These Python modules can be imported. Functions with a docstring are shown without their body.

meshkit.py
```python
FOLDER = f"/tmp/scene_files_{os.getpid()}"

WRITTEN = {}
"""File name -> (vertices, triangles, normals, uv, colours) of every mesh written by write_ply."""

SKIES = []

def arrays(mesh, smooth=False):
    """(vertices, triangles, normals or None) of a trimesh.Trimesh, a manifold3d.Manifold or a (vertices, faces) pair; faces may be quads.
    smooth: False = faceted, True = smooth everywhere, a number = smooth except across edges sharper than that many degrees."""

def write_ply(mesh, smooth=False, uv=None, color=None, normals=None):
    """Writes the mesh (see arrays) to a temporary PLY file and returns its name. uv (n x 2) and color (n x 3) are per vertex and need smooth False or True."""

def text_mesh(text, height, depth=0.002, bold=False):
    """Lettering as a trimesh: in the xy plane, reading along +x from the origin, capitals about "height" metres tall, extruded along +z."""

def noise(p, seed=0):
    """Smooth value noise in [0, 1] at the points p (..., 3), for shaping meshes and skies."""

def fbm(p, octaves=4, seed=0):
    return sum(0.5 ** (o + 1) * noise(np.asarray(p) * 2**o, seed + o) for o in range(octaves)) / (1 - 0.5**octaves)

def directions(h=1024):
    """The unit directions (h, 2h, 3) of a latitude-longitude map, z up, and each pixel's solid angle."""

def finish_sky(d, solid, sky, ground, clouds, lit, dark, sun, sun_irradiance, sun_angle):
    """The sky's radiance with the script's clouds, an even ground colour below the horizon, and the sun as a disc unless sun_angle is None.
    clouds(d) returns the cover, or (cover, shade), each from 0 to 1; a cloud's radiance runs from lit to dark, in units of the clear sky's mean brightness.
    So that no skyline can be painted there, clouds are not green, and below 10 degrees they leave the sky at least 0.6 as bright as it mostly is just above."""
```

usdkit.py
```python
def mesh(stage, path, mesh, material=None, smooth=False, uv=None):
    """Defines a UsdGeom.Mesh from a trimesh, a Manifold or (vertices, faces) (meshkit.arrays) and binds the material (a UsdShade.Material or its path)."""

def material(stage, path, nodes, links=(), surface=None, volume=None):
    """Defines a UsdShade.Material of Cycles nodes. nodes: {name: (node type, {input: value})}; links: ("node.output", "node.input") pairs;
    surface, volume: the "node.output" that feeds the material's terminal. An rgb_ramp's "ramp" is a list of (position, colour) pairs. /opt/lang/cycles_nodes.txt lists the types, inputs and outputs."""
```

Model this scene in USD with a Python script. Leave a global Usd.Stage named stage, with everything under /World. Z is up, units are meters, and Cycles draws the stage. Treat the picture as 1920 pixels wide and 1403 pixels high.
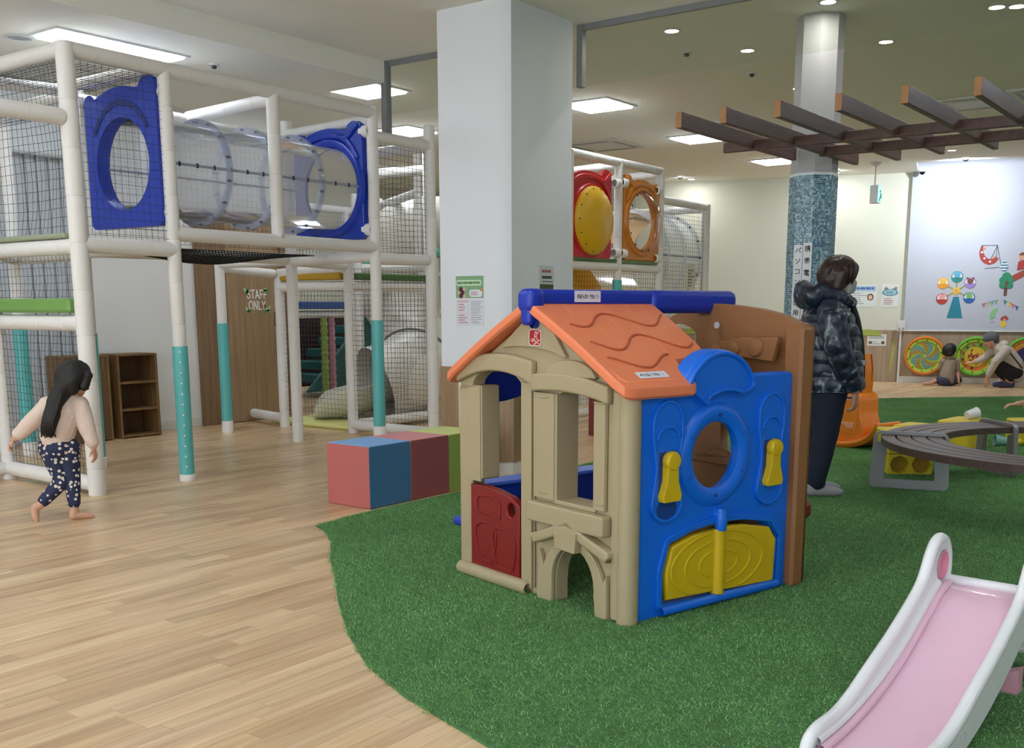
import math, random
import numpy as np, trimesh, usdkit, meshkit
import manifold3d as m3
from shapely.geometry import Polygon, LineString, Point, box as sbox
from shapely import affinity, union_all
from pxr import Usd, UsdGeom, UsdShade, UsdLux, Gf, Sdf, Vt

stage = Usd.Stage.CreateInMemory()
UsdGeom.SetStageUpAxis(stage, 'Z')
UsdGeom.SetStageMetersPerUnit(stage, 1.0)
UsdGeom.Xform.Define(stage, '/World')
UsdGeom.Scope.Define(stage, '/World/Looks')
rng = np.random.default_rng(7)
PI = math.pi

# ---------------------------------------------------------------- camera
YAW, PITCH, ROLL = math.radians(36.2024), math.radians(10.2761), 0.0
FPX, CX, CY, EYE = 1948.23, 990.45, 926.67, 1.32      # the photograph is an off-centre crop: lens shift
cam = UsdGeom.Camera.Define(stage, '/World/camera')
_f = np.array([math.cos(YAW) * math.cos(PITCH), math.sin(YAW) * math.cos(PITCH), -math.sin(PITCH)])
_r = np.array([math.sin(YAW), -math.cos(YAW), 0.0])
_u = np.cross(_r, _f)
M = Gf.Matrix4d(*_r, 0, *_u, 0, *(-_f), 0, 0, 0, EYE, 1)
cam.AddTransformOp().Set(M)
cam.CreateHorizontalApertureAttr(36.0)
cam.CreateVerticalApertureAttr(36.0 * 1403 / 1920)
cam.CreateFocalLengthAttr(36.0 * FPX / 1920)
cam.CreateHorizontalApertureOffsetAttr((960 - CX) / 1920 * 36)
cam.CreateVerticalApertureOffsetAttr((CY - 701.5) / 1920 * 36)
cam.CreateClippingRangeAttr(Gf.Vec2f(0.05, 200))
EXPOSURE = 0.55
cam.CreateExposureAttr(EXPOSURE)

# ---------------------------------------------------------------- light levels (the lamps themselves are built with the ceiling)
PANEL_W = 15.0      # emission of the square ceiling panels
DOWN_W = 150.0       # emission of the round downlights
SPOT_W = 60.0       # wall washers
dome = UsdLux.DomeLight.Define(stage, '/World/concourse_light')    # the even light of the shopping concourse that the room opens onto behind the camera
dome.CreateIntensityAttr(0.8); dome.CreateColorAttr(Gf.Vec3f(.88, .95, 1.0))
CEIL = 3.55         # ceiling height
CEIL2 = 3.36        # lower ceiling over the climbing frame

# ---------------------------------------------------------------- materials
def lin(c):
    if isinstance(c, str):
        c = [int(c[i:i + 2], 16) / 255 for i in (0, 2, 4)]
    return tuple(x / 12.92 if x <= 0.04045 else ((x + 0.055) / 1.055) ** 2.4 for x in c)

MATS = {}
def mat(name, col, rough=0.5, var=0.0, vscale=6.0, bump=0.0, bscale=60.0, stretch=None, spec=0.5, metal=0.0, coat=0.0, sheen=0.0):
    """principled material with a little procedural colour variation and relief"""
    if name in MATS: return MATS[name]
    c = lin(col)
    n = {'p': ('principled_bsdf', {'base_color': c, 'roughness': rough, 'specular_ior_level': spec, 'metallic': metal, 'coat_weight': coat, 'sheen_weight': sheen})}
    L = []
    src = 'g.position'
    if var or bump:
        n['g'] = ('geometry', {})
        if stretch:
            n['mp'] = ('mapping', {'scale': stretch}); L.append(('g.position', 'mp.vector')); src = 'mp.vector'
    if var:
        n['nz'] = ('noise_texture', {'scale': vscale, 'detail': 4.0, 'roughness': 0.6}); L.append((src, 'nz.vector'))
        n['rp'] = ('rgb_ramp', {'ramp': [(0.3, tuple(x * (1 - var) for x in c)), (0.7, tuple(min(1, x * (1 + var)) for x in c))]})
        L += [('nz.fac', 'rp.fac'), ('rp.color', 'p.base_color')]
    if bump:
        n['nb'] = ('noise_texture', {'scale': bscale, 'detail': 3.0}); L.append((src, 'nb.vector'))
        n['bp'] = ('bump', {'strength': 0.5, 'distance': bump}); L += [('nb.fac', 'bp.height'), ('bp.normal', 'p.normal')]
    MATS[name] = usdkit.material(stage, '/World/Looks/' + name, n, L, surface='p.BSDF')
    return MATS[name]

def emit(name, col, strength):
    if name not in MATS:
        MATS[name] = usdkit.material(stage, '/World/Looks/' + name, {'e': ('emission', {'color': lin(col), 'strength': strength})}, surface='e.emission')
    return MATS[name]

def clear(name, tint, haze=0.05, ior=1.45, rough=0.03):
    """thin see-through sheet: transparent, a little milky, glossy by view angle"""
    t = lin(tint)
    MATS[name] = usdkit.material(stage, '/World/Looks/' + name, {
        't': ('transparent_bsdf', {'color': t}), 'd': ('diffuse_bsdf', {'color': (0.86, 0.88, 0.9)}),
        'gl': ('glossy_bsdf', {'color': (1, 1, 1), 'roughness': rough}), 'fr': ('fresnel', {'IOR': ior}),
        'm1': ('mix_closure', {'fac': haze}), 'm2': ('mix_closure', {})},
        [('t.BSDF', 'm1.closure1'), ('d.BSDF', 'm1.closure2'), ('fr.fac', 'm2.fac'), ('m1.closure', 'm2.closure1'), ('gl.BSDF', 'm2.closure2')], surface='m2.closure')
    return MATS[name]

# plank and panel wood: tone comes from the mesh, grain from noise stretched along the boards
def wood(name, ramp, stretch, rough=0.42, tone=True, gscale=1.0, coat=0.0):
    n = {'g': ('geometry', {}), 'mp': ('mapping', {'scale': stretch}), 'nz': ('noise_texture', {'scale': gscale, 'detail': 6.0, 'roughness': 0.65, 'distortion': 0.4}),
         'rp': ('rgb_ramp', {'ramp': [(a, lin(c)) for a, c in ramp]}), 'p': ('principled_bsdf', {'roughness': rough, 'coat_weight': coat, 'coat_roughness': 0.25})}
    L = [('g.position', 'mp.vector'), ('mp.vector', 'nz.vector'), ('nz.fac', 'rp.fac')]
    if tone:
        n['at'] = ('attribute', {'attribute': 'tone'}); n['mx'] = ('mix', {'mix_type': 'multiply', 'fac': 1.0})
        n['vo'] = ('vector_math', {'math_type': 'multiply', 'vector2': (37.0, 91.0, 53.0)})
        n['va'] = ('vector_math', {'math_type': 'add'})
        L = [('g.position', 'mp.vector'), ('at.vector', 'vo.vector1'), ('mp.vector', 'va.vector1'), ('vo.vector', 'va.vector2'), ('va.vector', 'nz.vector'), ('nz.fac', 'rp.fac'),
             ('rp.color', 'mx.color1'), ('at.color', 'mx.color2'), ('mx.color', 'p.base_color')]
    else:
        L.append(('rp.color', 'p.base_color'))
    MATS[name] = usdkit.material(stage, '/World/Looks/' + name, n, L, surface='p.BSDF')
    return MATS[name]

# ---------------------------------------------------------------- prims
NAMES = {}
def numbered(parent, name):
    k = (parent, name); n = NAMES.get(k, 0); NAMES[k] = n + 1
    return f'{parent}/{name}' if n == 0 else f'{parent}/{name}_{n:03d}'
def path_of(p): return '/World' if p is None else (p if isinstance(p, str) else str(p.GetPath()))
def tag(prim, label=None, cat=None, group=None, kind=None):
    for k, v in (('label', label), ('category', cat), ('group', group), ('kind', kind)):
        if v: prim.SetCustomDataByKey(k, v)
    return prim
def thing(name, label, cat, loc=(0, 0, 0), rotz=0.0, group=None, kind=None):
    x = UsdGeom.Xform.Define(stage, numbered('/World', name))
    x.AddTranslateOp().Set(Gf.Vec3d(*map(float, loc)))
    if rotz: x.AddRotateZOp().Set(float(rotz))
    return tag(x.GetPrim(), label, cat, group, kind)
def obj(name, mesh, material, parent=None, label=None, cat=None, group=None, kind=None, smooth=35, tone=None):
    if isinstance(mesh, list): mesh = cat_(mesh)
    p = numbered(path_of(parent), name)
    m = usdkit.mesh(stage, p, mesh, material, smooth=smooth)
    if tone is not None:
        pts = len(m.GetPointsAttr().Get())
        t = np.asarray(tone, np.float32)
        if t.ndim == 1: t = np.tile(t, (pts, 1))
        UsdGeom.PrimvarsAPI(m).CreatePrimvar('tone', Sdf.ValueTypeNames.Color3fArray, 'vertex').Set(Vt.Vec3fArray.FromNumpy(t))
    return tag(m.GetPrim(), label, cat, group, kind)
def copy_of(src, loc, rotz=0.0, label=None):
    was = src.GetCustomData()
    base = src.GetName(); base = base[:-4] if base[-4:-3] == '_' and base[-3:].isdigit() else base
    r = thing(base, label or was.get('label'), was.get('category'), loc, rotz, was.get('group'))
    r.GetReferences().AddInternalReference(src.GetPath())
    r.SetInstanceable(True)
    return r

# ---------------------------------------------------------------- mesh helpers
def cat_(ms): return trimesh.util.concatenate([m for m in ms if m is not None])
def tm(v, f): return trimesh.Trimesh(np.asarray(v, float), np.asarray(f, int), process=False)
def xf(m, o=(0, 0, 0), ax=(1, 0, 0), ay=(0, 1, 0), az=(0, 0, 1)):
    A = np.array([ax, ay, az], float)
    v = np.asarray(m.vertices) @ A + np.asarray(o, float)
    f = np.asarray(m.faces)
    return tm(v, f[:, ::-1] if np.linalg.det(A) < 0 else f)
def rz(m, deg, o=(0, 0, 0)):
    a = math.radians(deg); c, s = math.cos(a), math.sin(a)
    return xf(m, o, (c, s, 0), (-s, c, 0))
def _cb():
    S, D = [], []
    for s in np.ndindex(2, 2, 2):
        for k in range(3):
            d = np.where(s, -1.0, 1.0); d[k] = 0; S.append(s); D.append(d)
    S, D = np.array(S, bool), np.array(D); h = trimesh.convex.convex_hull(np.where(S, 1.0, 0.0) + D * .1)
    q = np.where(S, 1.0, 0.0) + D * .1
    idx = [int(np.argmin(((q - w) ** 2).sum(1))) for w in h.vertices]
    return S, D, np.array(idx)[h.faces]
_CB = _cb()
def cbox(lo, hi, c=0.004):
    """box with chamfered edges"""
    lo, hi = np.minimum(lo, hi).astype(float), np.maximum(lo, hi).astype(float)
    c = min(c, 0.49 * (hi - lo).min())
    if c <= 0:
        b = trimesh.creation.box(hi - lo); b.apply_translation((lo + hi) / 2); return b
    v = np.where(_CB[0], hi, lo) + _CB[1] * c
    return tm(v, _CB[2])
def rbox(lo, hi, r, n=12):
    lo, hi = np.minimum(lo, hi).astype(float), np.maximum(lo, hi).astype(float); r = min(r, .499 * (hi - lo).min())
    h = m3.Manifold.batch_hull([m3.Manifold.sphere(r, n).translate(tuple(float(x) for x in np.where(s, hi - r, lo + r))) for s in np.ndindex(2, 2, 2)])
    k = h.to_mesh(); return tm(np.array(k.vert_properties[:, :3]), np.array(k.tri_verts))
def cbc(cx, cy, cz, sx, sy, sz, c=0.004): return cbox((cx - sx / 2, cy - sy / 2, cz - sz / 2), (cx + sx / 2, cy + sy / 2, cz + sz / 2), c)
def frames(p, closed=False):
    p = np.asarray(p, float)
    if closed: t = np.roll(p, -1, 0) - np.roll(p, 1, 0)
    else: t = np.gradient(p, axis=0)
    t /= np.linalg.norm(t, axis=1, keepdims=True) + 1e-12
    a = np.cross(t[0], [0, 0, 1.0])
    if np.linalg.norm(a) < 1e-3: a = np.cross(t[0], [1.0, 0, 0])
    A = []
    for i in range(len(p)):
        a = a - t[i] * (a @ t[i]); a /= np.linalg.norm(a); A.append(a)
    A = np.array(A); return t, A, np.cross(A, t)
def sweep(path, section, closed=False, scale=None):
    """section: (k,2) loop in (side, up) carried along the path; capped"""
    p = np.asarray(path, float); t, A, B = frames(p, closed); sec = np.asarray(section, float); k = len(sec); n = len(p)
    sc = np.ones((n, 2)) if scale is None else np.asarray(scale, float).reshape(n, -1) * np.ones((n, 2))
    v = p[:, None] + (sec[None, :, 0] * sc[:, :1])[..., None] * A[:, None] + (sec[None, :, 1] * sc[:, 1:])[..., None] * B[:, None]
    v = v.reshape(-1, 3); f = []
    for i in range(n if closed else n - 1):
        j = (i + 1) % n
        for q in range(k):
            r = (q + 1) % k
            f += [[i * k + q, i * k + r, j * k + r], [i * k + q, j * k + r, j * k + q]]
    if not closed:
        pv, pf = trimesh.creation.triangulate_polygon(Polygon(sec), engine='earcut')
        if len(pv) == k:
            for g in pf:
                idx = [int(np.argmin(((sec - pv[w]) ** 2).sum(1))) for w in g]
                f += [[idx[0], idx[2], idx[1]], [(n - 1) * k + idx[0], (n - 1) * k + idx[1], (n - 1) * k + idx[2]]]
    m = tm(v, f)
    if m.volume < 0: m = tm(v, np.asarray(f)[:, ::-1])
    return m
def circ(r, n=12): a = np.arange(n) * 2 * PI / n; return np.stack([r * np.cos(a), r * np.sin(a)], 1)
def tube(path, r, n=12, closed=False):
    if np.ndim(r) == 0: return sweep(path, circ(r, n), closed)
    return sweep(path, circ(1.0, n), closed, scale=np.asarray(r, float))
def lathe(prof, n=24, o=(0, 0, 0), axis='z', cap=True):
    """profile of (radius, height) turned about z (or x / y)"""
    pr = np.asarray(prof, float); a = np.arange(n) * 2 * PI / n; k = len(pr)
    v = np.stack([pr[:, None, 0] * np.cos(a), pr[:, None, 0] * np.sin(a), np.repeat(pr[:, 1:2], n, 1)], -1).reshape(-1, 3); f = []
    for i in range(k - 1):
        for q in range(n):
            r = (q + 1) % n
            f += [[i * n + q, i * n + r, (i + 1) * n + r], [i * n + q, (i + 1) * n + r, (i + 1) * n + q]]
    m = tm(v, f)
    m.update_faces(m.area_faces > 1e-12)
    if axis == 'x': m = xf(m, (0, 0, 0), (0, 1, 0), (0, 0, 1), (1, 0, 0))
    if axis == 'y': m = xf(m, (0, 0, 0), (0, 0, 1), (1, 0, 0), (0, 1, 0))
    m.apply_translation(o); return m
def offring(c, d):
    """moves every vertex of a closed ccw loop inwards by d along its mitre"""
    c = np.asarray(c, float); e = np.roll(c, -1, 0) - c; e /= np.linalg.norm(e, axis=1, keepdims=True) + 1e-12
    nrm = np.stack([-e[:, 1], e[:, 0]], 1); n0 = np.roll(nrm, 1, 0); b = n0 + nrm
    b /= np.maximum((b * nrm).sum(1, keepdims=True), 0.35)
    return c + b * d
def bprism(poly, h, b=0.006, steps=3, z0=0.0):
    """polygon (with holes) as a slab from z0 to z0+h with a rounded front edge"""
    if poly.geom_type != 'Polygon': return cat_([bprism(g, h, b, steps, z0) for g in poly.geoms])
    poly = poly.simplify(0.0004)
    poly = Polygon(poly.exterior, [r for r in poly.interiors])
    rings = []
    ex = np.array(poly.exterior.coords)[:-1]
    if Polygon(ex).exterior.is_ccw is False: ex = ex[::-1]
    rings.append(ex)
    for r in poly.interiors:
        c = np.array(r.coords)[:-1]
        if r.is_ccw: c = c[::-1]
        rings.append(c)
    for _ in range(6):      # a bevel wider than the shape allows is narrowed
        q = [offring(c, b) for c in rings]
        if b <= 0 or (Polygon(q[0], q[1:]).is_valid and Polygon(q[0]).exterior.is_ccw): break
        b *= .55
    else: b = 0
    ths = [k / max(1, steps - 1) * PI / 2 for k in range(steps)] if b > 0 else [0.0]
    V, F, tops = [], [], []
    base = 0
    for c in rings:
        n = len(c); lay = [np.column_stack([c, np.full(n, z0)])]
        for t in ths:
            lay.append(np.column_stack([offring(c, b * (1 - math.cos(t))) if b > 0 else c, np.full(n, z0 + h - b + b * math.sin(t))]))
        for i in range(len(lay) - 1):
            for q in range(n):
                r = (q + 1) % n; A = base + i * n; B = A + n
                F += [[A + q, A + r, B + r], [A + q, B + r, B + q]]
        V += lay; base += n * len(lay); tops.append(lay[-1][:, :2])
    def cap(rs, z, flip):
        nonlocal base
        P = Polygon(rs[0], rs[1:])
        if not P.is_valid: P = P.buffer(0)
        for g in (P.geoms if hasattr(P, 'geoms') else [P]):
            if g.geom_type != 'Polygon' or g.area < 1e-10: continue
            pv, pf = trimesh.creation.triangulate_polygon(g, engine='earcut')
            pv = np.asarray(pv)[:, :2]; pf = np.asarray(pf)
            V.append(np.column_stack([pv, np.full(len(pv), z)]))
            a = pv[pf]; e1, e2 = a[:, 1] - a[:, 0], a[:, 2] - a[:, 0]; s = e1[:, 0] * e2[:, 1] - e1[:, 1] * e2[:, 0]
            pf = np.where((s < 0)[:, None], pf[:, ::-1], pf)
            F.extend((pf[:, ::-1] if flip else pf) + base); base += len(pv)
    cap(tops, z0 + h, False)
    cap([c for c in rings], z0, True)
    m = tm(np.vstack(V), F); m.merge_vertices(); return m
def arc(cx, cy, r, a0, a1, n=16, ry=None):
    t = np.radians(np.linspace(a0, a1, n)); return np.stack([cx + r * np.cos(t), cy + (ry or r) * np.sin(t)], 1)
def ell(cx, cy, rx, ry=None, n=40): return Polygon(arc(cx, cy, rx, 0, 360 - 360 / n, n, ry))
def rrect(x0, y0, x1, y1, r): return sbox(x0 + r, y0 + r, x1 - r, y1 - r).buffer(r, quad_segs=5)
def ico(c, r, sub=2, sc=(1, 1, 1)):
    m = trimesh.creation.icosphere(sub, 1.0); v = m.vertices * np.asarray(sc) * r + np.asarray(c); return tm(v, m.faces)
def spline(pts, n=40, closed=False):
    from scipy.interpolate import CubicSpline
    p = np.asarray(pts, float)
    if closed: p = np.vstack([p, p[:1]])
    t = np.concatenate([[0], np.cumsum(np.linalg.norm(np.diff(p, axis=0), axis=1))])
    s = CubicSpline(t, p, bc_type='periodic' if closed else 'natural')
    q = s(np.linspace(0, t[-1], n + (1 if closed else 0)))
    return q[:-1] if closed else q
# figures: hulls of spheres, joined and smoothed
def ms(p, r, sc=None):
    s = m3.Manifold.sphere(1.0, 20)
    s = s.scale(tuple(np.ones(3) * r) if sc is None else tuple(np.asarray(sc, float) * r))
    return s.translate(tuple(map(float, p)))
def bone(a, ra, b, rb): return m3.Manifold.batch_hull([ms(a, ra), ms(b, rb)])
def chain(pts): return [bone(pts[i][0], pts[i][1], pts[i + 1][0], pts[i + 1][1]) for i in range(len(pts) - 1)]
def blend(parts, edge=0.02, it=10):
    m = m3.Manifold.batch_boolean(parts, m3.OpType.Add).refine_to_length(edge)
    d = m.to_mesh(); t = trimesh.Trimesh(np.array(d.vert_properties[:, :3]), np.array(d.tri_verts))
    trimesh.smoothing.filter_taubin(t, lamb=0.5, nu=0.53, iterations=it); return t
# netting: thin three-sided cords woven as a grid
def net(o, a, b, na, nb, r=0.0018, wob=0.006, seg=6, seed=1, sag=(0, 0, 0)):
    g = np.random.default_rng(seed); o, a, b = (np.asarray(x, float) for x in (o, a, b)); nrm = np.cross(a, b); nrm /= np.linalg.norm(nrm); sag = np.asarray(sag, float)
    ph = g.uniform(0, 6.28, 8)
    def P(s, t):
        s, t = np.broadcast_arrays(s, t)
        w1 = np.sin(2.1 * s * 3 + 3.3 * t * 2 + ph[0]) + 0.6 * np.sin(5 * s - 4 * t + ph[1]); w2 = np.sin(4.2 * t * 2 - 2.6 * s + ph[2]) + 0.6 * np.sin(6 * t + 3 * s + ph[3])
        e = (4 * s * (1 - s) * 4 * t * (1 - t))
        return o + s[..., None] * a + t[..., None] * b + (wob * w1 * e)[..., None] * (a / np.linalg.norm(a)) + (wob * w2 * e)[..., None] * (b / np.linalg.norm(b)) + (4 * wob * np.sin(3 * s + ph[4]) * e)[..., None] * nrm + e[..., None] * sag
    ms_ = []
    for i in range(na + 1): ms_.append(P(np.full(seg + 1, i / na), np.linspace(0, 1, seg + 1)))
    for j in range(nb + 1): ms_.append(P(np.linspace(0, 1, seg + 1), np.full(seg + 1, j / nb)))
    return cat_([tube(q, r, 3) for q in ms_])
# lettering from strokes: each character on a 10 x 10 grid
KANA = {
 'no': [[(5, 8), (4, 5), (3, 2.5), (1.8, 3), (1.2, 5), (2.2, 7.5), (5, 8.6), (8, 7.3), (8.8, 4.8), (7.5, 2.2), (5.5, 1.2)]],
 'bo': [[(2, 9), (1.6, 5), (2, 1)], [(4, 8), (8, 8)], [(4, 5.5), (8, 5.5)], [(6, 8), (6, 2.5), (5, 1.5), (3.8, 2.2), (5, 3), (8, 1.5)], [(8.6, 9.8), (9, 9)], [(9.5, 9.9), (9.9, 9.1)]],
 'ra': [[(4, 9.3), (6, 8.5)], [(3, 7), (2.5, 3.5), (5, 5.5), (7.5, 5), (8, 3), (6.5, 1.3), (4, .8)]],
 'na': [[(1.5, 7.5), (5, 7.8)], [(3.5, 9.3), (2.8, 6), (1.5, 3.5)], [(6.5, 8.5), (8.5, 7)], [(6.3, 6.5), (6.3, 2.5), (5, 1), (3.5, 2), (5, 3), (8.5, 1.5)]],
 'i': [[(2, 8), (1.8, 4), (3, 2), (3.8, 3)], [(7, 7.5), (8.3, 4.5)]],
 'de': [[(1.5, 8), (8.5, 8.4), (5, 6), (4.5, 3.5), (5.5, 1.8), (7.5, 1.2)], [(7, 5.5), (7.6, 4.7)], [(8.2, 6), (8.8, 5.2)]],
 'ne': [[(3, 9.5), (3, .5)], [(1, 7.5), (4, 7.8), (1.2, 3), (4, 6), (6.5, 7.2), (8.5, 6), (8.6, 3.5), (7.5, 1.5), (6, 1.5), (6.2, 2.8), (9, 1)]],
 '!': [[(5, 9), (5, 4)], [(5, 1.8), (5, 1.2)]],
 'pa': [[(3.5, 8), (2.8, 5), (1, 2.5)], [(6, 8), (7.5, 5), (9, 2.5)], [(8.8, 9.8), (9.6, 9.1), (8.8, 8.4), (8, 9.1), (8.8, 9.8)]],
 'so': [[(2, 8), (3.2, 6)], [(8, 8.5), (7, 5), (3, 1)]],
 'ko': [[(1.5, 8), (8.5, 8), (8.5, 2)], [(1.5, 2), (8.5, 2)]],
 'n': [[(1.8, 8), (3.6, 6.8)], [(1.8, 1.5), (5.5, 3), (8.8, 7.2)]],
 'shi': [[(3, 9.5), (1, 6)], [(2.2, 7.5), (2.2, .8)], [(3.8, 8), (9.5, 8)], [(6.5, 9.5), (6.5, 5), (4, .8)], [(4.5, 6.8), (8.8, 6.8), (8.8, 4.8), (4.5, 4.8), (4.5, 6.8)], [(4.5, 3.5), (9.3, .8)]],
 'you': [[(2.5, 9), (2.3, 4), (1.2, 1)], [(2.5, 9), (8.5, 9), (8.5, 1.5), (7.5, 1.2)], [(2.4, 6.3), (8.5, 6.3)], [(2.2, 3.8), (8.5, 3.8)], [(5.5, 9), (5.5, 1)]],
 'kei': [[(.8, 7.5), (3.6, 7.5)], [(2.2, 9.5), (2.2, 1.2), (1.2, 1.5)], [(.7, 4), (3.8, 5.2)], [(5.8, 9.6), (4.4, 7)], [(5.2, 8.2), (5.2, 4)], [(7, 9.5), (7.2, 8.5)], [(5.2, 8.2), (9.3, 8.2)], [(5.2, 6.8), (9, 6.8)], [(5.2, 5.5), (9, 5.5)], [(5.2, 4.2), (9.5, 4.2)], [(7.2, 8.2), (7.2, 4.2)], [(4.5, 3.3), (8.5, 3.3), (7.8, 2), (9, 2), (8.8, .6), (8, .5)], [(5.8, 3.3), (5.5, 1.8), (4.2, .5)]],
 'tai': [[(1, 8), (9, 8)], [(3, 9.5), (3, 6.8)], [(5, 9.5), (5, 6.8)], [(7, 9.5), (7, 6.8)], [(3, 6.8), (7, 6.8)], [(1, 4.5), (1, 5.8), (9, 5.8), (9, 4.5)], [(2.5, 1), (2.5, 4), (7.5, 4), (7.5, 1.5)], [(5, 5.2), (5, .3)]],
 'den': [[(2, 9.3), (8, 9.3)], [(1, 6.8), (1, 8.2), (9, 8.2), (9, 6.8)], [(5, 9.3), (5, 6)], [(2.5, 7.3), (4, 7.2)], [(2.5, 6.3), (4, 6.2)], [(6, 7.3), (7.5, 7.2)], [(6, 6.3), (7.5, 6.2)], [(2, 5), (8, 5), (8, 2), (2, 2), (2, 5)], [(2, 3.5), (8, 3.5)], [(5, 5), (5, 1), (6, .5), (9, .5), (9, 1.5)]],
}
def kana(text, h, w=0.9, gap=0.0, vertical=False, depth=0.0008, wx=1.0):
    """list of glyph names as flat raised strokes, lower left at the origin, in the xy plane"""
    s = h / 10; out = []
    for k, g in enumerate(text):
        ox, oy = (0, -k * (h + gap)) if vertical else (k * (h * wx + gap), 0)
        for st in KANA[g]:
            q = np.asarray(st, float)
            if len(q) > 3 and g in ('no', 'bo', 'ra', 'na', 'de', 'ne'): q = spline(q, 16)
            out.append(LineString(np.column_stack([q[:, 0] * s * wx + ox, q[:, 1] * s + oy])).buffer(w * s / 2, quad_segs=2))
    u = union_all(out)
    return cat_([trimesh.creation.extrude_polygon(g, depth, engine='earcut') for g in getattr(u, 'geoms', [u])])
def text(t, h, depth=0.001, bold=False): return meshkit.text_mesh(t, h, depth, bold)
def lines(x0, x1, y0, y1, n, g, fill=0.45, minw=0.5, depth=0.0006):
    """rows of illegible small print"""
    out = []; dy = (y1 - y0) / n
    for i in range(n):
        yc = y1 - (i + .5) * dy; x = x0; xe = x0 + (x1 - x0) * g.uniform(minw, 1)
        while x < xe:
            w = min(g.uniform(.06, .2) * (x1 - x0), xe - x)
            out.append(cbox((x, yc - dy * fill / 2, 0), (x + w, yc + dy * fill / 2, depth), 0)); x += w + .02 * (x1 - x0)
    return cat_(out)

# ================================================================ THE SETTING
def S(name, mesh, m, label, parent=None, smooth=35, tone=None, cat=None):
    return obj(name, mesh, m, parent, label=label, kind='structure', smooth=smooth, tone=tone, cat=cat)
white_wall = mat('white_wall', 'e2e2de', 0.75, bump=0.0006, bscale=220)
ceil_paint = mat('ceiling_paint', 'edece2', 0.85)
cream_wall = mat('cream_wall', 'cfd2c2', 0.75)
mural_wall = mat('mural_wall_paint', 'b9bfca', 0.75)
pillar_paint = mat('pillar_paint', 'e3e7ec', 0.7, bump=0.0005, bscale=200)
skirt_white = mat('skirting_vinyl', 'd6d4cd', 0.45)
grey_metal = mat('grey_metal_frame', '7d7f80', 0.45, spec=0.6)
grout = mat('floor_joint', '6f5a44', 0.8)
W0 = np.array([17.56, 9.68]); WD = np.array([0.2633, -0.9647]); WN = np.array([-0.9647, -0.2633])   # far wall: start, direction to the right, normal into the room
def WP(s, off, z): p = W0 + WD * s + WN * off; return np.array([p[0], p[1], z])
def on_wall(m, s, z, off): return xf(m, WP(s, off, z), (WD[0], WD[1], 0), (0, 0, 1), (WN[0], WN[1], 0))
def wallseg(p, q, z0, z1, th=0.12, side=1):
    """a wall between two plan points, its thickness to the left (side=1) or right of p->q"""
    p, q = np.asarray(p, float), np.asarray(q, float); d = (q - p) / np.linalg.norm(q - p); n = np.array([-d[1], d[0]]) * side * th
    m = trimesh.creation.extrude_polygon(Polygon([p, q, q + n, p + n]), z1 - z0, engine='earcut'); m.apply_translation((0, 0, z0)); return m

def prism(pts, z0, z1):
    m = trimesh.creation.extrude_polygon(Polygon(pts), z1 - z0, engine='earcut'); m.apply_translation((0, 0, z0)); return m

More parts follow.
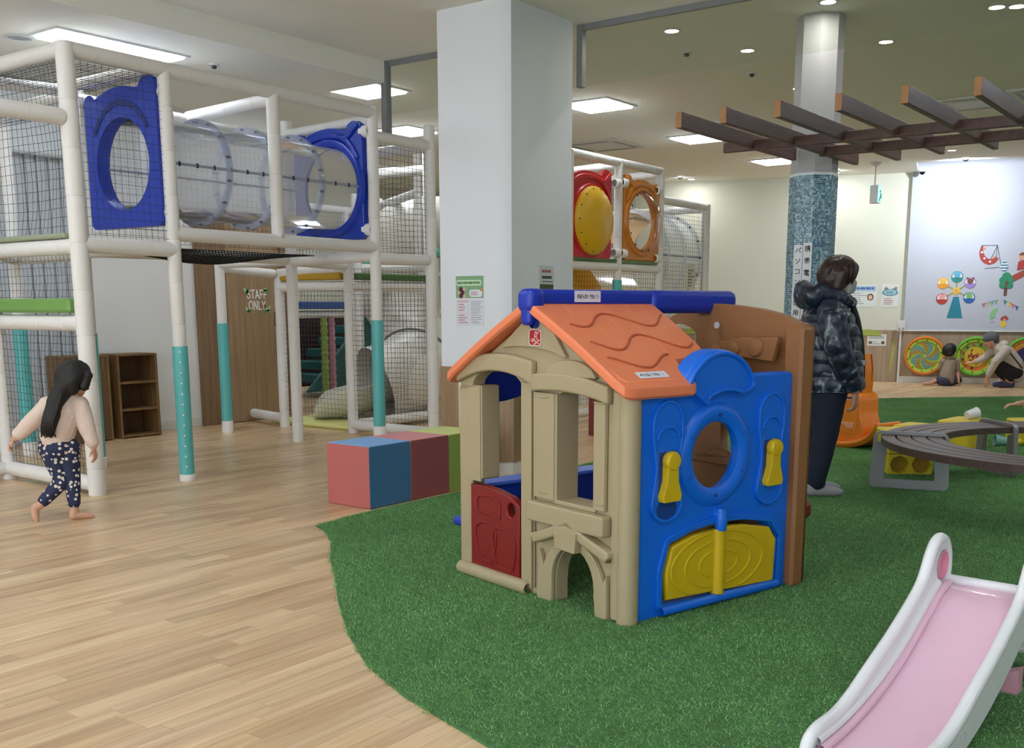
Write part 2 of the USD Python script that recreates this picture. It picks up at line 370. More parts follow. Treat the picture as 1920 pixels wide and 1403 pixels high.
# ---- floor: boards of a wood-look floor, the 300 nearest as parts, the rest one part
oak = wood('oak_boards', [(0.22, 'b5916a'), (0.45, 'd0b088'), (0.6, 'dfc39b'), (0.8, 'eed8b4')], (1.3, 26.0, 26.0), rough=0.36, coat=0.25)
floor_root = UsdGeom.Xform.Define(stage, '/World/floor').GetPrim(); tag(floor_root, 'pale oak strip floor of the playroom', None, None, 'structure')
obj('subfloor', cbox((-7, -9, -0.12), (21.5, 15, -0.0035), 0), grout, floor_root)
TURF = [(4.22, 4.69), (4.16, 4.55), (3.98, 4.3), (3.72, 4.03), (3.45, 3.71), (3.15, 3.37), (2.85, 3.0), (2.62, 2.66), (2.47, 2.33), (2.32, 1.85), (2.2, 1.3), (2.05, .7), (1.95, 0), (1.95, -3), (17.9, -3), (16.64, 3.15), (15.68, 4.17), (14.82, 5.0), (14.6, 4.86), (12.5, 4.80), (7.6, 4.76), (6.84, 4.71), (5.5, 4.735), (4.8, 4.745), (4.5, 4.73)]
turf_poly = Polygon(TURF)
def board(x0, x1, y0, y1):
    g = 0.0006
    return cbox((x0 + g, y0 + g, -0.004), (x1 - g, y1 - g, 0.0), 0.0007)
tones = [(1.0, .985, .96), (.91, .88, .84), (.80, .75, .70), (1.07, 1.06, 1.03), (.97, .92, .86), (.86, .80, .74), (1.02, .97, .92), (.95, .93, .92)]
near, far = [], []
SW = 0.088
wood_zone = Polygon([(-1, 0), (2.4, -1), (2.6, 2), (5, 4.9), (7.7, 4.9), (13, 5.0), (15.2, 4.6), (16.5, 3.0), (18, -3), (20.5, -3), (19, 6), (16, 14.5), (-2, 14.5)]).buffer(0.3).difference(turf_poly.buffer(-0.12))
from shapely.prepared import prep
wz = prep(wood_zone)
y = -3.0; row = 0
while y < 14.4:
    x = -2.0 + rng.uniform(0, .9)
    while x < 20.4:
        L_ = rng.choice([.45, .6, .75, .9, 1.05])
        if wz.intersects(sbox(x, y, x + L_, y + SW)):
            c = np.array([x + L_ / 2, y + SW / 2]); fwd = c @ np.array([math.cos(YAW), math.sin(YAW)]); lat = c @ np.array([math.sin(YAW), -math.cos(YAW)])
            px = CX + FPX * lat / max(fwd, .1); vis = fwd > 2.75 and -150 < px < 1500
            (near if vis else far).append((fwd, x, y, L_, tones[rng.integers(8)]))
        x += L_
    y += SW; row += 1
near.sort(key=lambda t: t[0])
for f_, x, y, L_, t in near[:300]: obj('plank', board(x, x + L_, y, y + SW), oak, floor_root, smooth=False, tone=t)
rest = near[300:] + far; V, T = [], []
for f_, x, y, L_, t in rest:
    b = board(x, x + L_, y, y + SW); V.append(b); T.append(np.tile(t, (len(b.vertices), 1)))
obj('plank_field', cat_(V), oak, floor_root, kind='stuff', smooth=False, tone=np.vstack(T))

# ---- artificial turf: a backing sheet and instanced tufts
turf_base = mat('turf_backing', '47703f', 0.9, var=0.25, vscale=9)
turf_root = thing('artificial_turf', 'green artificial turf laid in a curve over the wood floor', 'turf', kind='stuff')
edge = np.array(turf_poly.exterior.coords)[:-1]
obj('backing', bprism(turf_poly.buffer(0.0), 0.007, 0.002, 2), turf_base, turf_root, kind='stuff')
usdkit.material(stage, '/World/Looks/turf_blade', {'at': ('attribute', {'attribute': 'tone'}), 'g': ('geometry', {}), 'nz': ('noise_texture', {'scale': 1.1, 'detail': 3.0}), 'rp': ('rgb_ramp', {'ramp': [(.3, (.78, .78, .78)), (.7, (1.15, 1.15, 1.15))]}), 'mx': ('mix', {'mix_type': 'multiply', 'fac': 1.0}),
    'p': ('principled_bsdf', {'roughness': 0.5, 'specular_ior_level': 0.35}), 'tl': ('translucent_bsdf', {}), 'm': ('mix_closure', {'fac': 0.15})},
    [('g.position', 'nz.vector'), ('nz.fac', 'rp.fac'), ('rp.color', 'mx.color1'), ('at.color', 'mx.color2'), ('mx.color', 'p.base_color'), ('mx.color', 'tl.color'), ('p.BSDF', 'm.closure1'), ('tl.BSDF', 'm.closure2')], surface='m.closure')
blade_cols = np.array([lin(c) for c in ('71a963', '82ba70', '629757', '98c786', 'b3d89d', '55894b')])
def tuft(size, n, seed, h=0.017):
    g = np.random.default_rng(seed); c = g.uniform(0, size, (n, 2)); th = g.uniform(0, 2 * PI, n); ln = g.normal(0, .011, (n, 2)) + np.array([-.003, .003]); hh = h * g.uniform(.55, 1.1, n); w = g.uniform(.0009, .0017, n)
    d = np.stack([np.cos(th), np.sin(th)], 1) * w[:, None]
    a = np.column_stack([c - d, np.full(n, .004)]); b = np.column_stack([c + d, np.full(n, .004)]); m1 = np.column_stack([c + ln * .45 - d * .8, hh * .7]); m2 = np.column_stack([c + ln * .45 + d * .8, hh * .7]); t = np.column_stack([c + ln, hh])
    v = np.stack([a, b, m1, m2, t], 1).reshape(-1, 3); k = np.arange(n) * 5
    f = np.concatenate([np.stack([k, k + 1, k + 3], 1), np.stack([k, k + 3, k + 2], 1), np.stack([k + 2, k + 3, k + 4], 1)])
    col = np.repeat(blade_cols[g.choice(6, n, p=[.28, .26, .2, .13, .05, .08])], 5, 0)
    return tm(v, f), col
def scatter(name, size, n, cells, nproto, seed):
    pi = UsdGeom.PointInstancer.Define(stage, path_of(turf_root) + '/' + name)
    tag(pi.GetPrim(), kind='stuff')
    for k in range(nproto):
        m, col = tuft(size, n, seed + k)
        p = f'{path_of(turf_root)}/{name}/tuft_patch_{k + 1:03d}'
        q = usdkit.mesh(stage, p, m, '/World/Looks/turf_blade')
        UsdGeom.PrimvarsAPI(q).CreatePrimvar('tone', Sdf.ValueTypeNames.Color3fArray, 'vertex').Set(Vt.Vec3fArray.FromNumpy(col.astype(np.float32)))
        pi.GetPrototypesRel().AddTarget(p)
    pi.CreateProtoIndicesAttr(Vt.IntArray([int(x) for x in np.random.default_rng(seed).integers(0, nproto, len(cells))]))
    pi.CreatePositionsAttr(Vt.Vec3fArray.FromNumpy(np.array(cells, np.float32)))
big, small = [], []
tp_in, tp = prep(turf_poly.buffer(-0.01)), prep(turf_poly)
for i in range(int(1.8 / .24), int(17.6 / .24)):
    for j in range(int(-3 / .24), int(5.3 / .24)):
        c = sbox(i * .24, j * .24, i * .24 + .24, j * .24 + .24)
        fw = i * .24 * math.cos(YAW) + j * .24 * math.sin(YAW); la = i * .24 * math.sin(YAW) - j * .24 * math.cos(YAW)
        if fw < 1.2 or la / fw > .95: continue
        if tp_in.contains(c): big.append((i * .24, j * .24, 0))
        elif tp.intersects(c):
            for p in range(8):
                for q in range(8):
                    x, y = i * .24 + p * .03, j * .24 + q * .03
                    if tp.contains(Point(x + .015 + .008 * math.sin(40 * x), y + .015)): small.append((x, y, 0))
scatter('pile', .24, 1500, big, 5, 11)
scatter('pile_edge', .03, 24, small, 8, 31)

# ---- ceilings
cz = CEIL
obj_ceil = UsdGeom.Xform.Define(stage, '/World/ceiling').GetPrim(); tag(obj_ceil, 'flat pale ceiling with recessed lamps', None, None, 'structure')
SOF = 7.086                                     # plane of the soffit face
gl = 7.46                                       # plane of the glass smoke screen
obj('ceiling_board', prism([(-7, -9), (7.42, -9), (7.42, SOF), (-7, SOF)], cz, cz + .12), ceil_paint, obj_ceil)
rec0, rec1 = WP(4.34, 1.33, 0)[:2], WP(12, 1.33, 0)[:2]
obj('ceiling_board', prism([(7.42, -9), (rec1[0], -9), tuple(rec1), tuple(rec0), tuple(WP(4.34, -0.1, 0)[:2]), tuple(WP(-6, -.1, 0)[:2]), (7.42, 15)], cz, cz + .12), ceil_paint, obj_ceil)
obj('ceiling_board', prism([(-7, SOF), (7.42, SOF), (7.42, 15), (-7, 15)], CEIL2, CEIL2 + .31), ceil_paint, obj_ceil)
# recess over the mural wall that hides its wall washers
obj('ceiling_recess', [prism([tuple(rec0), tuple(WP(4.34, -.1, 0)[:2]), tuple(WP(12, -.1, 0)[:2]), tuple(rec1)], 3.95, 4.05), wallseg(rec0, rec1, cz + .12, 3.95, .05, 1), wallseg(rec0, WP(4.34, -.1, 0)[:2], cz + .12, 3.95, .05, 1)], ceil_paint, obj_ceil)

# ---- walls
wood_panel = wood('brown_wood_panel', [(.25, '80664a'), (.5, '987c5c'), (.75, 'ad8d69')], (30, 30, 1.2), rough=0.5, tone=False)
wood_dark = wood('dark_wood_panel', [(.25, '6a5239'), (.5, '82674a'), (.75, '967857')], (30, 30, 1.2), rough=0.5, tone=False)
wood_grey = wood('greyed_wood_panel', [(.25, '8d7a64'), (.5, 'a28d74'), (.75, 'b29d84')], (14, 14, .8), rough=0.55, tone=False)
LW = 9.75
S('wall_left', [cbox((-7, LW, 0), (8.40, LW + .12, cz), 0)], white_wall, 'white wall behind the climbing frame')
S('baseboard_left', cbox((6.44, LW - .008, 0), (7.15, LW, .1), .002), skirt_white, 'low white vinyl skirting along the left wall')
S('wall_return', cbox((8.28, LW + .12, 0), (8.40, 14.5, cz), 0), white_wall, 'white return wall beside the staff door')
S('wall_back', cbox((7, 14.4, 0), (17.5, 14.52, cz), 0), cream_wall, 'white wall far behind the climbing frames')
a_, b_ = WP(-6, 0, 0)[:2], WP(4.34, 0, 0)[:2]
S('wall_far', wallseg(a_, b_, 0, cz, .12, 1), cream_wall, 'cream far wall with two posters')
c_, d_ = WP(4.27, .12, 0)[:2], WP(12, .12, 0)[:2]
S('wall_mural', wallseg(c_, d_, .885, 4.0, .2, 1), mural_wall, 'white wall with fairground stickers above a wood dado')
S('wall_dado', wallseg(WP(4.25, .10, 0)[:2], WP(12, .10, 0)[:2], 0, .89, .2, 1), wood_grey, 'greyed wood dado under the mural wall')
S('trim_1', [on_wall(cbox((4.215, 0, .0), (4.25, .9, .13), .003), 0, 0, 0), on_wall(cbox((4.22, .885, .1), (8, .905, .135), .003), 0, 0, 0)], skirt_white, 'white corner trim at the mural wall')
S('baseboard_mural', on_wall(cbox((4.25, 0, .1), (8, .11, .115), .003), 0, 0, 0), skirt_white, 'white skirting under the wood dado')
# wood dado of the cream wall with its scalloped green tops
dado = thing('wall_dado_cream', 'greyed wood dado with green arcs on the cream wall', None, kind='structure')
for k in range(5):
    obj('panel', on_wall(cbox((-1.0 + k * 1.04, 0, 0), (-1.0 + k * 1.04 + 1.037, .90, .03), .003), 0, 0, 0), wood_grey, dado)
    obj('green_arc', on_wall(bprism(Polygon(np.vstack([arc(-1.0 + k * 1.04 + .52, .80, .235, 0, 180, 20, .11), [[-1.0 + k * 1.04 + .285, .80]]])), .008, .002), 0, 0, .03), mat('lime_paint', '9fae4c', .6) if k != 3 else mat('pale_lime_paint', 'd6d996', .6), dado)
obj('green_stripe', on_wall(bprism(Polygon([(4.07, .12), (4.105, .14), (4.13, .45), (4.145, .74), (4.115, .70), (4.095, .45)]), .006, .001), 0, 0, .03), MATS['lime_paint'], dado)
# right and rear walls, out of the picture, close the room
S('wall_right', cbox((-7, -9.1, 0), (21, -9, 4), 0), white_wall, 'white side wall right of the picture')
S('wall_far_right', wallseg(WP(12, .1, 0)[:2], (21, -9), 0, 4.05, .12, 1), white_wall, 'white end wall right of the mural')

# ---- ribbed shutter on the left wall
shut = thing('shutter_screen', 'pale grey ribbed screen on the wall behind the climbing frame net', 'screen')
rib = mat('rib_grey', 'b9bec4', .55)
g_ = np.random.default_rng(3)
for k in range(34):
    x = 1.9 + k * .115
    obj('slat', cbox((x, LW - .035, 0.02), (x + .1, LW - .008, 3.2), .012), rib, shut)
obj('head_box', cbox((1.8, LW - .16, 2.7), (5.85, LW - .006, 3.3), .02), mat('rib_head', 'd5dbe0', .5), shut)

# ---- staff door
door = thing('door_1', 'brown wood sliding staff door lettered STAFF ONLY', None, kind='structure')
obj('side_panel', cbox((7.165, LW - .045, 0), (7.55, LW, 2.3), .003), wood_dark, door)
obj('door_leaf', cbox((7.556, LW - .04, 0.005), (8.32, LW, 2.3), .003), wood_panel, door)
obj('jamb', cbox((8.325, LW - .07, 0), (8.40, LW, 2.3), .003), wood_dark, door)
obj('handle', cbox((8.222, LW - .055, 1.09), (8.25, LW - .04, 1.25), .003), mat('black_steel', '1b1b1c', .4), door)
letters = mat('white_lettering', 'e4e2da', .6)
for t, z in (('STAFF', 1.402), ('ONLY', 1.275)):
    m = text(t, .088, .002, True); w = m.bounds[1][0] - m.bounds[0][0]; m.apply_scale((.285 / w if t == 'STAFF' else .245 / w, 1.12, 1))
    obj('lettering', xf(m, (7.972 - (.285 if t == 'STAFF' else .245) / 2, LW - .0405, z), (1, 0, 0), (0, 0, 1), (0, -1, 0)), letters, door, smooth=False)
for k, (x, z, a) in enumerate([(7.815, 1.49, 130), (7.84, 1.475, 60), (8.10, 1.50, 40), (8.135, 1.485, 100), (7.83, 1.275, -60), (7.86, 1.262, 20), (8.125, 1.27, -30), (8.1, 1.255, 10), (8.15, 1.29, 70)]):
    lf = bprism(affinity.rotate(ell(0, 0, .036, .018, 16), a), .002, .0005)
    obj('leaf_sticker', xf(lf, (x, LW - .0405, z), (1, 0, 0), (0, 0, 1), (0, -1, 0)), mat('leaf_green', '4f8a4d', .6) if k % 2 else mat('leaf_mint', '9cc48e', .6), door)
obj('acorn_sticker', xf(bprism(ell(0, 0, .016, .022, 14), .002, .0005), (8.085, LW - .0405, 1.315), (1, 0, 0), (0, 0, 1), (0, -1, 0)), mat('acorn_brown', '7a3f22', .6), door)

# ---- the square pillar with its wood dado
pl = thing('pillar', 'white square pillar with chamfered corner and brown wood dado', None, kind='structure')
pc = lambda d: [(6.46 - d, 5.60), (6.46 - d, 5.008 - d * .4), (6.514 - d * .4, 4.925 - d), (7.33 + d, 4.925 - d), (7.36 + d, 4.955 - d), (7.36 + d, 5.60)]
obj('shaft', prism(pc(0), .1, cz), pillar_paint, pl)
obj('wood_dado', prism(pc(.022), .1, .835), wood_panel, pl)
obj('skirting', prism(pc(.012), 0, .105), skirt_white, pl)
obj('edge_trim', cbox((6.425, 5.36, .1), (6.44, 5.40, .76), .003), skirt_white, pl)
obj('beam_side', cbox((6.9, 5.55, 0.0), (7.36, 5.72, cz), 0), pillar_paint, pl)

# ---- glass smoke screen hung from the ceiling
sc = thing('glass_smoke_screen', 'hanging glass smoke screen with grey metal rails above the turf', None, kind='structure')
glass = clear('smoke_glass', 'f6f8f3', haze=.02, ior=1.16)
obj('rail', cbox((gl - .02, -4, cz - .045), (gl + .02, 4.925, cz), .003), grey_metal, sc)
obj('rail', cbox((gl - .02, 5.6, cz - .045), (gl + .02, SOF, cz), .003), grey_metal, sc)
obj('post', cbox((gl - .03, 4.90, 3.07), (gl + .03, 4.955, cz), .003), grey_metal, sc)
obj('post', cbox((gl - .04, SOF - .02, 2.88), (gl + .03, SOF + .05, cz), .003), grey_metal, sc)
obj('pane', cbox((gl - .003, 1.85, 3.077), (gl + .003, 4.90, cz - .04), 0), glass, sc)
obj('pane', cbox((gl - .003, -4, 3.077), (gl + .003, 1.845, cz - .04), 0), glass, sc)
obj('pane', cbox((gl - .003, 5.61, 3.077), (gl + .003, SOF - .02, cz - .04), 0), glass, sc)

# ---- tiled column
ctr = np.array([8.38, 3.28]); RAD = .19
col = thing('tiled_column', 'octagonal column clad in small blue grey mosaic tiles', None, kind='structure')
octa = lambda r, o=22.5: [(ctr[0] + r * math.cos(math.radians(o + 45 * k)), ctr[1] + r * math.sin(math.radians(o + 45 * k))) for k in range(8)]
obj('shaft', prism(octa(RAD - .006), 2.36, cz), mat('column_grey', 'a3a4a6', .6), col)
obj('tile_bed', prism(octa(RAD - .003), 0, 2.36), mat('tile_grout', 'd5dedf', .7), col)
tv, tt = [], []
tcols = [lin(c) for c in ('4c7386', '5d8a9e', '74a0b2', '8bb3c0', '3c5f72', 'a6c6cf', '678fa3')]
for k in range(8):
    p, q = np.array(octa(RAD)[k]), np.array(octa(RAD)[(k + 1) % 8]); d = (q - p); Lk = np.linalg.norm(d); d /= Lk; n = np.array([d[1], -d[0]])
    if (n @ (-ctr)) < -.55 * np.linalg.norm(ctr): continue
    nc = 9; cw = Lk / nc
    for j in range(int(2.355 / .0155)):
        for i in range(nc):
            a0 = p + d * (i * cw + .001); a1 = p + d * ((i + 1) * cw - .001); z0_, z1_ = j * .0155 + .0012, (j + 1) * .0155 - .0012
            f0, f1 = a0 - n * .003, a1 - n * .003
            v = np.array([(*a0, z0_), (*a1, z0_), (*a1, z1_), (*a0, z1_), (*f0, z0_), (*f1, z0_), (*f1, z1_), (*f0, z1_)])
            tv.append(tm(v, [[0, 1, 2], [0, 2, 3], [3, 2, 6], [3, 6, 7], [4, 5, 1], [4, 1, 0], [1, 5, 6], [1, 6, 2], [4, 0, 3], [4, 3, 7]]))
            tt.append(np.tile(tcols[rng.integers(7)], (8, 1)))
usdkit.material(stage, '/World/Looks/mosaic', {'at': ('attribute', {'attribute': 'tone'}), 'p': ('principled_bsdf', {'roughness': .25})}, [('at.color', 'p.base_color')], surface='p.BSDF')
obj('mosaic_tiles', cat_(tv), '/World/Looks/mosaic', col, kind='stuff', smooth=False, tone=np.vstack(tt))
# two vertical notices on the column
ink = mat('ink_black', '2a2c30', .6); paper = mat('paper_white', 'e6e6ea', .7)
nf = octa(RAD)
fk = max(range(8), key=lambda k: (np.array([(nf[(k + 1) % 8][1] - nf[k][1]), -(nf[(k + 1) % 8][0] - nf[k][0])]) @ np.array([-.94, -.33])))
p, q = np.array(nf[fk]), np.array(nf[(fk + 1) % 8]); dd = (q - p) / np.linalg.norm(q - p); nn = np.array([dd[1], -dd[0]])
FW = np.linalg.norm(q - p)
for lab, glyphs, x0, zt in (('narrow white vertical notice on the tiled column, left of two', ['pa', 'so', 'ko', 'n', 'no', 'shi', 'you'], .004, 1.80), ('narrow white vertical notice on the tiled column, right of two', ['kei', 'tai', 'den'], .082, 1.815)):
    o = p + dd * x0 + nn * .001
    t = thing('column_notice', lab, 'sign')
    bh = .62 if len(glyphs) > 3 else .60
    obj('board', xf(bprism(rrect(0, -bh, .074, 0, .003), .003, .0008), (*o, zt), (*dd, 0), (0, 0, 1), (*nn, 0)), paper, t)
    o2 = o + nn * .0031
    obj('lettering', xf(kana(glyphs, .05, 1.1, .032 if len(glyphs) > 3 else .045, vertical=True), (*(o2 + dd * .012), zt - .07), (*dd, 0), (0, 0, 1), (*nn, 0)), ink, t, kind='stuff', smooth=False)

# ---- lamps
lampw = emit('lamp_panel', 'eaf3ff', PANEL_W); frame_w = mat('lamp_frame', 'cfd2d2', .5)
def panel_light(x, y, z, label, sx=.58, sy=.58, grp='ceiling light panels'):
    t = thing('ceiling_panel_light', label, 'ceiling light', (x, y, z), group=grp)
    fr_ = sbox(-sx / 2 - .035, -sy / 2 - .035, sx / 2 + .035, sy / 2 + .035).difference(sbox(-sx / 2, -sy / 2, sx / 2, sy / 2))
    obj('frame', xf(bprism(fr_, .014, .004), (0, 0, 0), (1, 0, 0), (0, -1, 0), (0, 0, -1)), frame_w, t)
    obj('diffuser', cbox((-sx / 2 + .004, -sy / 2 + .004, -.032), (sx / 2 - .004, sy / 2 - .004, 0), .006), lampw, t)
    return t
panel_light(5.13, 7.86, CEIL2, 'long ceiling light panel above the blue tunnel frame', 1.1, .34)
panel_light(8.26, 8.13, cz, 'square ceiling light panel behind the hanging smoke screen post')
panel_light(10.41, 9.58, cz, 'square ceiling light panel over the net tower beside the pillar')
panel_light(13.18, 12.4, cz, 'farthest ceiling light panel seen through the nets left of the pillar')
panel_light(10.38, 6.63, cz, 'square ceiling light panel just right of the white pillar')
panel_light(13.17, 6.79, cz, 'square ceiling light panel left of the pergola beam ends')
panel_light(15.92, 6.85, cz, 'small far ceiling light panel beside the tiled column')
for x, y in ((2.6, 2.6), (-.4, 2.6), (2.6, -.6), (-.4, -.6), (-.4, 5.4), (2.6, 5.4), (-3.4, 2.6), (-3.4, 5.4), (-3.4, -.6), (5.4, -2.6), (7.7, .2), (10.5, .5), (10.4, -2.6), (10.4, 12.4)): 
    panel_light(x, y, cz, 'square ceiling light panel outside the picture', grp='ceiling light panels outside the picture')
panel_light(2.2, 7.86, CEIL2, 'long ceiling light panel left of the picture', 1.1, .34)
downw = emit('downlight_lens', 'fffaf2', DOWN_W)
DL = [(8.04, 4.42, 'brightest round downlight behind the glass smoke screen'), (9.03, 4.2, 'flat round downlight left of the tiled column'), (9.44, 3.11, 'round downlight right of the tiled column'), (7.99, 3.08, 'round downlight cut by the top edge above the column'), (8.88, 2.1, 'left of two round downlights in the top right corner'), (8.95, 1.97, 'right of two round downlights in the top right corner'), (10.86, 4.46, 'round downlight half hidden by the tiled column'), (17.3, 9.05, 'small round downlight on the far cream wall edge'), (17.9, 6.62, 'tiny round downlight right of the column by the far wall'), (16.37, 4.34, 'small round downlight behind the pergola beams end')]
for x, y, lab in DL:
    t = thing('downlight', lab, 'downlight', (x, y, cz), group='round downlights')
    obj('trim_ring', lathe([(.068, 0), (.075, -.003), (.075, -.007), (.056, -.007), (.056, 0)], 28), frame_w, t)
    obj('lens', lathe([(0.0, -.0035), (.056, -.0035), (.056, 0)], 28), downw, t)
def spot(name, pos, target, lab, power, half):
    t = thing(name, lab, 'spotlight', pos)
    d = np.asarray(target, float) - np.asarray(pos, float); d /= np.linalg.norm(d)
    obj('lamp_head', tube([np.zeros(3), d * .035, d * .04], [.04, .045, .038], 16), frame_w, t)
    obj('lens', tube([d * .041, d * .043], .03, 14), downw, t)
    l = UsdLux.DiskLight.Define(stage, path_of(t) + '/lamp'); l.CreateRadiusAttr(.03); l.CreateIntensityAttr(power)
    l.CreateColorAttr(Gf.Vec3f(.86, .9, 1.0))
    s = UsdLux.ShapingAPI.Apply(l.GetPrim()); s.CreateShapingConeAngleAttr(half); s.CreateShapingConeSoftnessAttr(.7)
    zz = -d; xx = np.cross([0, 0, 1.0], zz); xx /= np.linalg.norm(xx); yy = np.cross(zz, xx); o = d * .05
    l.AddTransformOp().Set(Gf.Matrix4d(*xx, 0, *yy, 0, *zz, 0, *map(float, o), 1))
spot('wall_washer', (17.3, 4.376, cz - .005), WP(5.06, .15, 2.45), 'twin lamp wall washer in front of the mural wall', SPOT_W * 80, 34)
spot('wall_washer', WP(3.1, .9, cz - .005), WP(3.2, 0, 2.0), 'wall washer above the posters on the cream wall', SPOT_W * 7, 45)
spot('wall_washer', WP(.45, .9, cz - .005), WP(.45, 0, 2.0), 'wall washer over the clear bubble of the far frame', SPOT_W * 7, 45)

# ================================================================ CLIMBING FRAMES
foam = mat('foam_white', 'e3e0da', .55, bump=.0008, bscale=90)
foam_w = mat('foam_white_cool', 'eceae8', .5)
teal = mat('teal_vinyl', '5cb5b3', .42)
blue_pl = mat('deep_blue_plastic', '1238ac', .33, coat=.2)
cord = mat('net_cord', '3c444b', .8)
black_net = mat('black_net', '17191b', .8)
bolt_m = mat('dark_bolt', '37393d', .5)
tape = mat('foam_end_tape', '6d7274', .6)
clear_pl = clear('clear_acrylic', 'f6f7fa', haze=.33, ior=1.18, rough=.1); clear_fl = clear('clear_flange', 'e9ecf4', haze=.16, ior=1.25, rough=.08)
green_pad = mat('green_pad', '6f9c4c', .5); ygold_pad = mat('gold_pad', 'b8901a', .5); dgreen_pad = mat('dark_green_pad', '4c7236', .55)
def post_mesh(z0, z1, r, seg=.31, ph=0.0):
    """padded post: foam sleeve with slight pinches between its lengths"""
    pr = [(0, z0)]; z = z0
    cuts = [c for c in np.arange(z0 + seg * (.6 + ph), z1 - .08, seg)]
    pr += [(r * .97, z0), (r, z0 + .006)]
    for c in cuts: pr += [(r, c - .007), (r * .93, c), (r, c + .007)]
    pr += [(r, z1 - .012), (r * .9, z1 - .002), (0, z1)]
    return lathe(pr, 20)
def rail_mesh(p, q, r, seg=.34):
    p, q = np.asarray(p, float), np.asarray(q, float); L = np.linalg.norm(q - p); d = (q - p) / L
    m = post_mesh(0, L, r, seg)
    x = np.cross([0, 0, 1.0] if abs(d[2]) < .9 else [1.0, 0, 0], d); x /= np.linalg.norm(x)
    return xf(m, p, x, np.cross(d, x), d)
def post(T, x, y, z0, z1, r=.052, sleeve=None, ph=0, studs=False, label=None):
    p = obj('post', xf(post_mesh(z0, z1, r, ph=ph), (x, y, 0)), foam, T, label=label)
    if sleeve:
        obj('vinyl_sleeve', lathe([(r + .001, sleeve[0]), (r + .006, sleeve[0]), (r + .006, sleeve[1]), (r + .001, sleeve[1])], 20, (x, y, 0)), teal, p, label='teal vinyl sleeve')
        if studs: obj('lacing_studs', [ico((x - .6 * (r + .007), y - .8 * (r + .007), sleeve[0] + .06 + k * (sleeve[1] - sleeve[0] - .1) / 11), .008, 1) for k in range(12)], foam_w, p, kind='stuff')
        obj('foot_cap', lathe([(r, sleeve[0]), (r + .009, sleeve[0] - .01), (r + .009, z0 + .02), (r + .004, z0), (0, z0)][::-1], 20, (x, y, 0)), foam_w, p)
    return p
def rail(T, p, q, r=.05, m=None, name='rail'):
    return obj(name, rail_mesh(p, q, r), m or foam, T)
def bear_outline(w, h, hole_r, hole_c, flip=1):
    """panel outline with two rounded ears and a humped brow"""
    pts = [(-w / 2, 0.03), (-w / 2 + .04, 0), (w / 2 - .04, 0), (w / 2, .03), (w / 2, h * .80)]
    body = Polygon(pts + [(w / 2, h * .86), (w * .30, h * .93), (w * .12, h * .955), (-w * .12, h * .955), (-w * .30, h * .92), (-w / 2, h * .84)])
    P = body.union(ell(0, h * .80, w * .40, h * .165)).union(ell(-w * .42, h * .87, w * .085)).union(ell(w * .38, h * .90, w * .115)).union(ell(w * .44, h * .95, w * .05))
    if flip < 0: P = affinity.scale(P, -1, 1, origin=(0, 0))
    P = P.buffer(.02).buffer(-.035).buffer(.015)
    return P.difference(ell(hole_c[0], hole_c[1], hole_r, n=56)) if hole_r else P
def ring_mesh(cx, cy, R, prof, n=56):
    """ring of given profile (radial, height) around (cx, cy) in the xy plane"""
    a = np.arange(n) * 2 * PI / n
    return sweep(np.column_stack([cx + R * np.cos(a), cy + R * np.sin(a), np.zeros(n)]), np.asarray(prof, float), closed=True)
def bear_panel(T, o, ax, az, w, h, hole_r, hole_c, m, flip=1, name='tunnel_panel', both=True, th=.06):
    """moulded panel standing in the plane (ax, z), facing az"""
    ay = (0, 0, 1)
    b = obj(name, xf(bprism(bear_outline(w, h, hole_r, hole_c, flip), th, .02, 4, -th / 2), o, ax, ay, az), m, T)
    for s in ((1, -1) if both else (1,)):
        A = np.asarray(az, float) * s; off = np.asarray(o, float) + A * th / 2
        rr = hole_r + .055
        pr = [(-.045, -.01), (-.04, .018), (-.01, .03), (.02, .024), (.04, -.01)]
        obj('moulded_ring', xf(ring_mesh(hole_c[0], hole_c[1], rr, pr), off, ax, ay, A), m, b)
        brow = [LineString(spline([(-w * .43, h * .70), (-w * .30, h * .84), (0, h * .90), (w * .30, h * .84), (w * .43, h * .70)], 24)).buffer(.028)]
        curl = LineString(spline([(w * .18 * flip, h * .885), (w * .30 * flip, h * .87), (w * .40 * flip, h * .93), (w * .44 * flip, h * .955)], 14)).buffer(.022)
        out = bear_outline(w, h, 0, hole_c, flip).buffer(-.012)
        obj('moulded_brow', xf(bprism(brow[0].intersection(out), .022, .016, 4), off, ax, ay, A), m, b)
        obj('moulded_curl', xf(bprism(curl.intersection(out), .026, .016, 4), off, ax, ay, A), m, b)
    return b
def clip(T, c, d):
    """white foam roll that clamps a panel to a post"""
    d = np.asarray(d, float)
    return obj('panel_clip', tube([np.asarray(c) - d * .05, np.asarray(c) - d * .045, np.asarray(c) + d * .045, np.asarray(c) + d * .05], [.04, .055, .055, .04], 16), foam_w, T)

# ---------------- frame 1: the tunnel frame on the left
F1 = thing('climbing_frame', 'white padded climbing frame with clear tunnel between two blue panels', 'climbing frame')
Y0, Y1, Y2 = 6.75, 7.84, 9.02
XA, XB, XM, XC, XG = 4.05, 4.80, 5.79, 6.90, 7.65
post(F1, XA, Y0, 0, 3.03, .060, label='thick white corner post beside the running girl')
post(F1, XB, Y0, 0, 3.0, .050, sleeve=(.055, 1.02), studs=True, ph=.2)
post(F1, XC, Y0, 0, 3.04, .050, sleeve=(.23, 1.19), ph=.1)
post(F1, XM, Y0, 1.86, 2.97, .052)
obj('post_end_cap', lathe([(0, 1.84), (.04, 1.84), (.052, 1.87), (.05, 1.885)], 18, (XM, Y0, 0)), tape, F1)
post(F1, XA, 7.95, 0, 3.0, .055); post(F1, 4.74, Y1, 0, 3.0, .05, sleeve=(.1, 1.1))
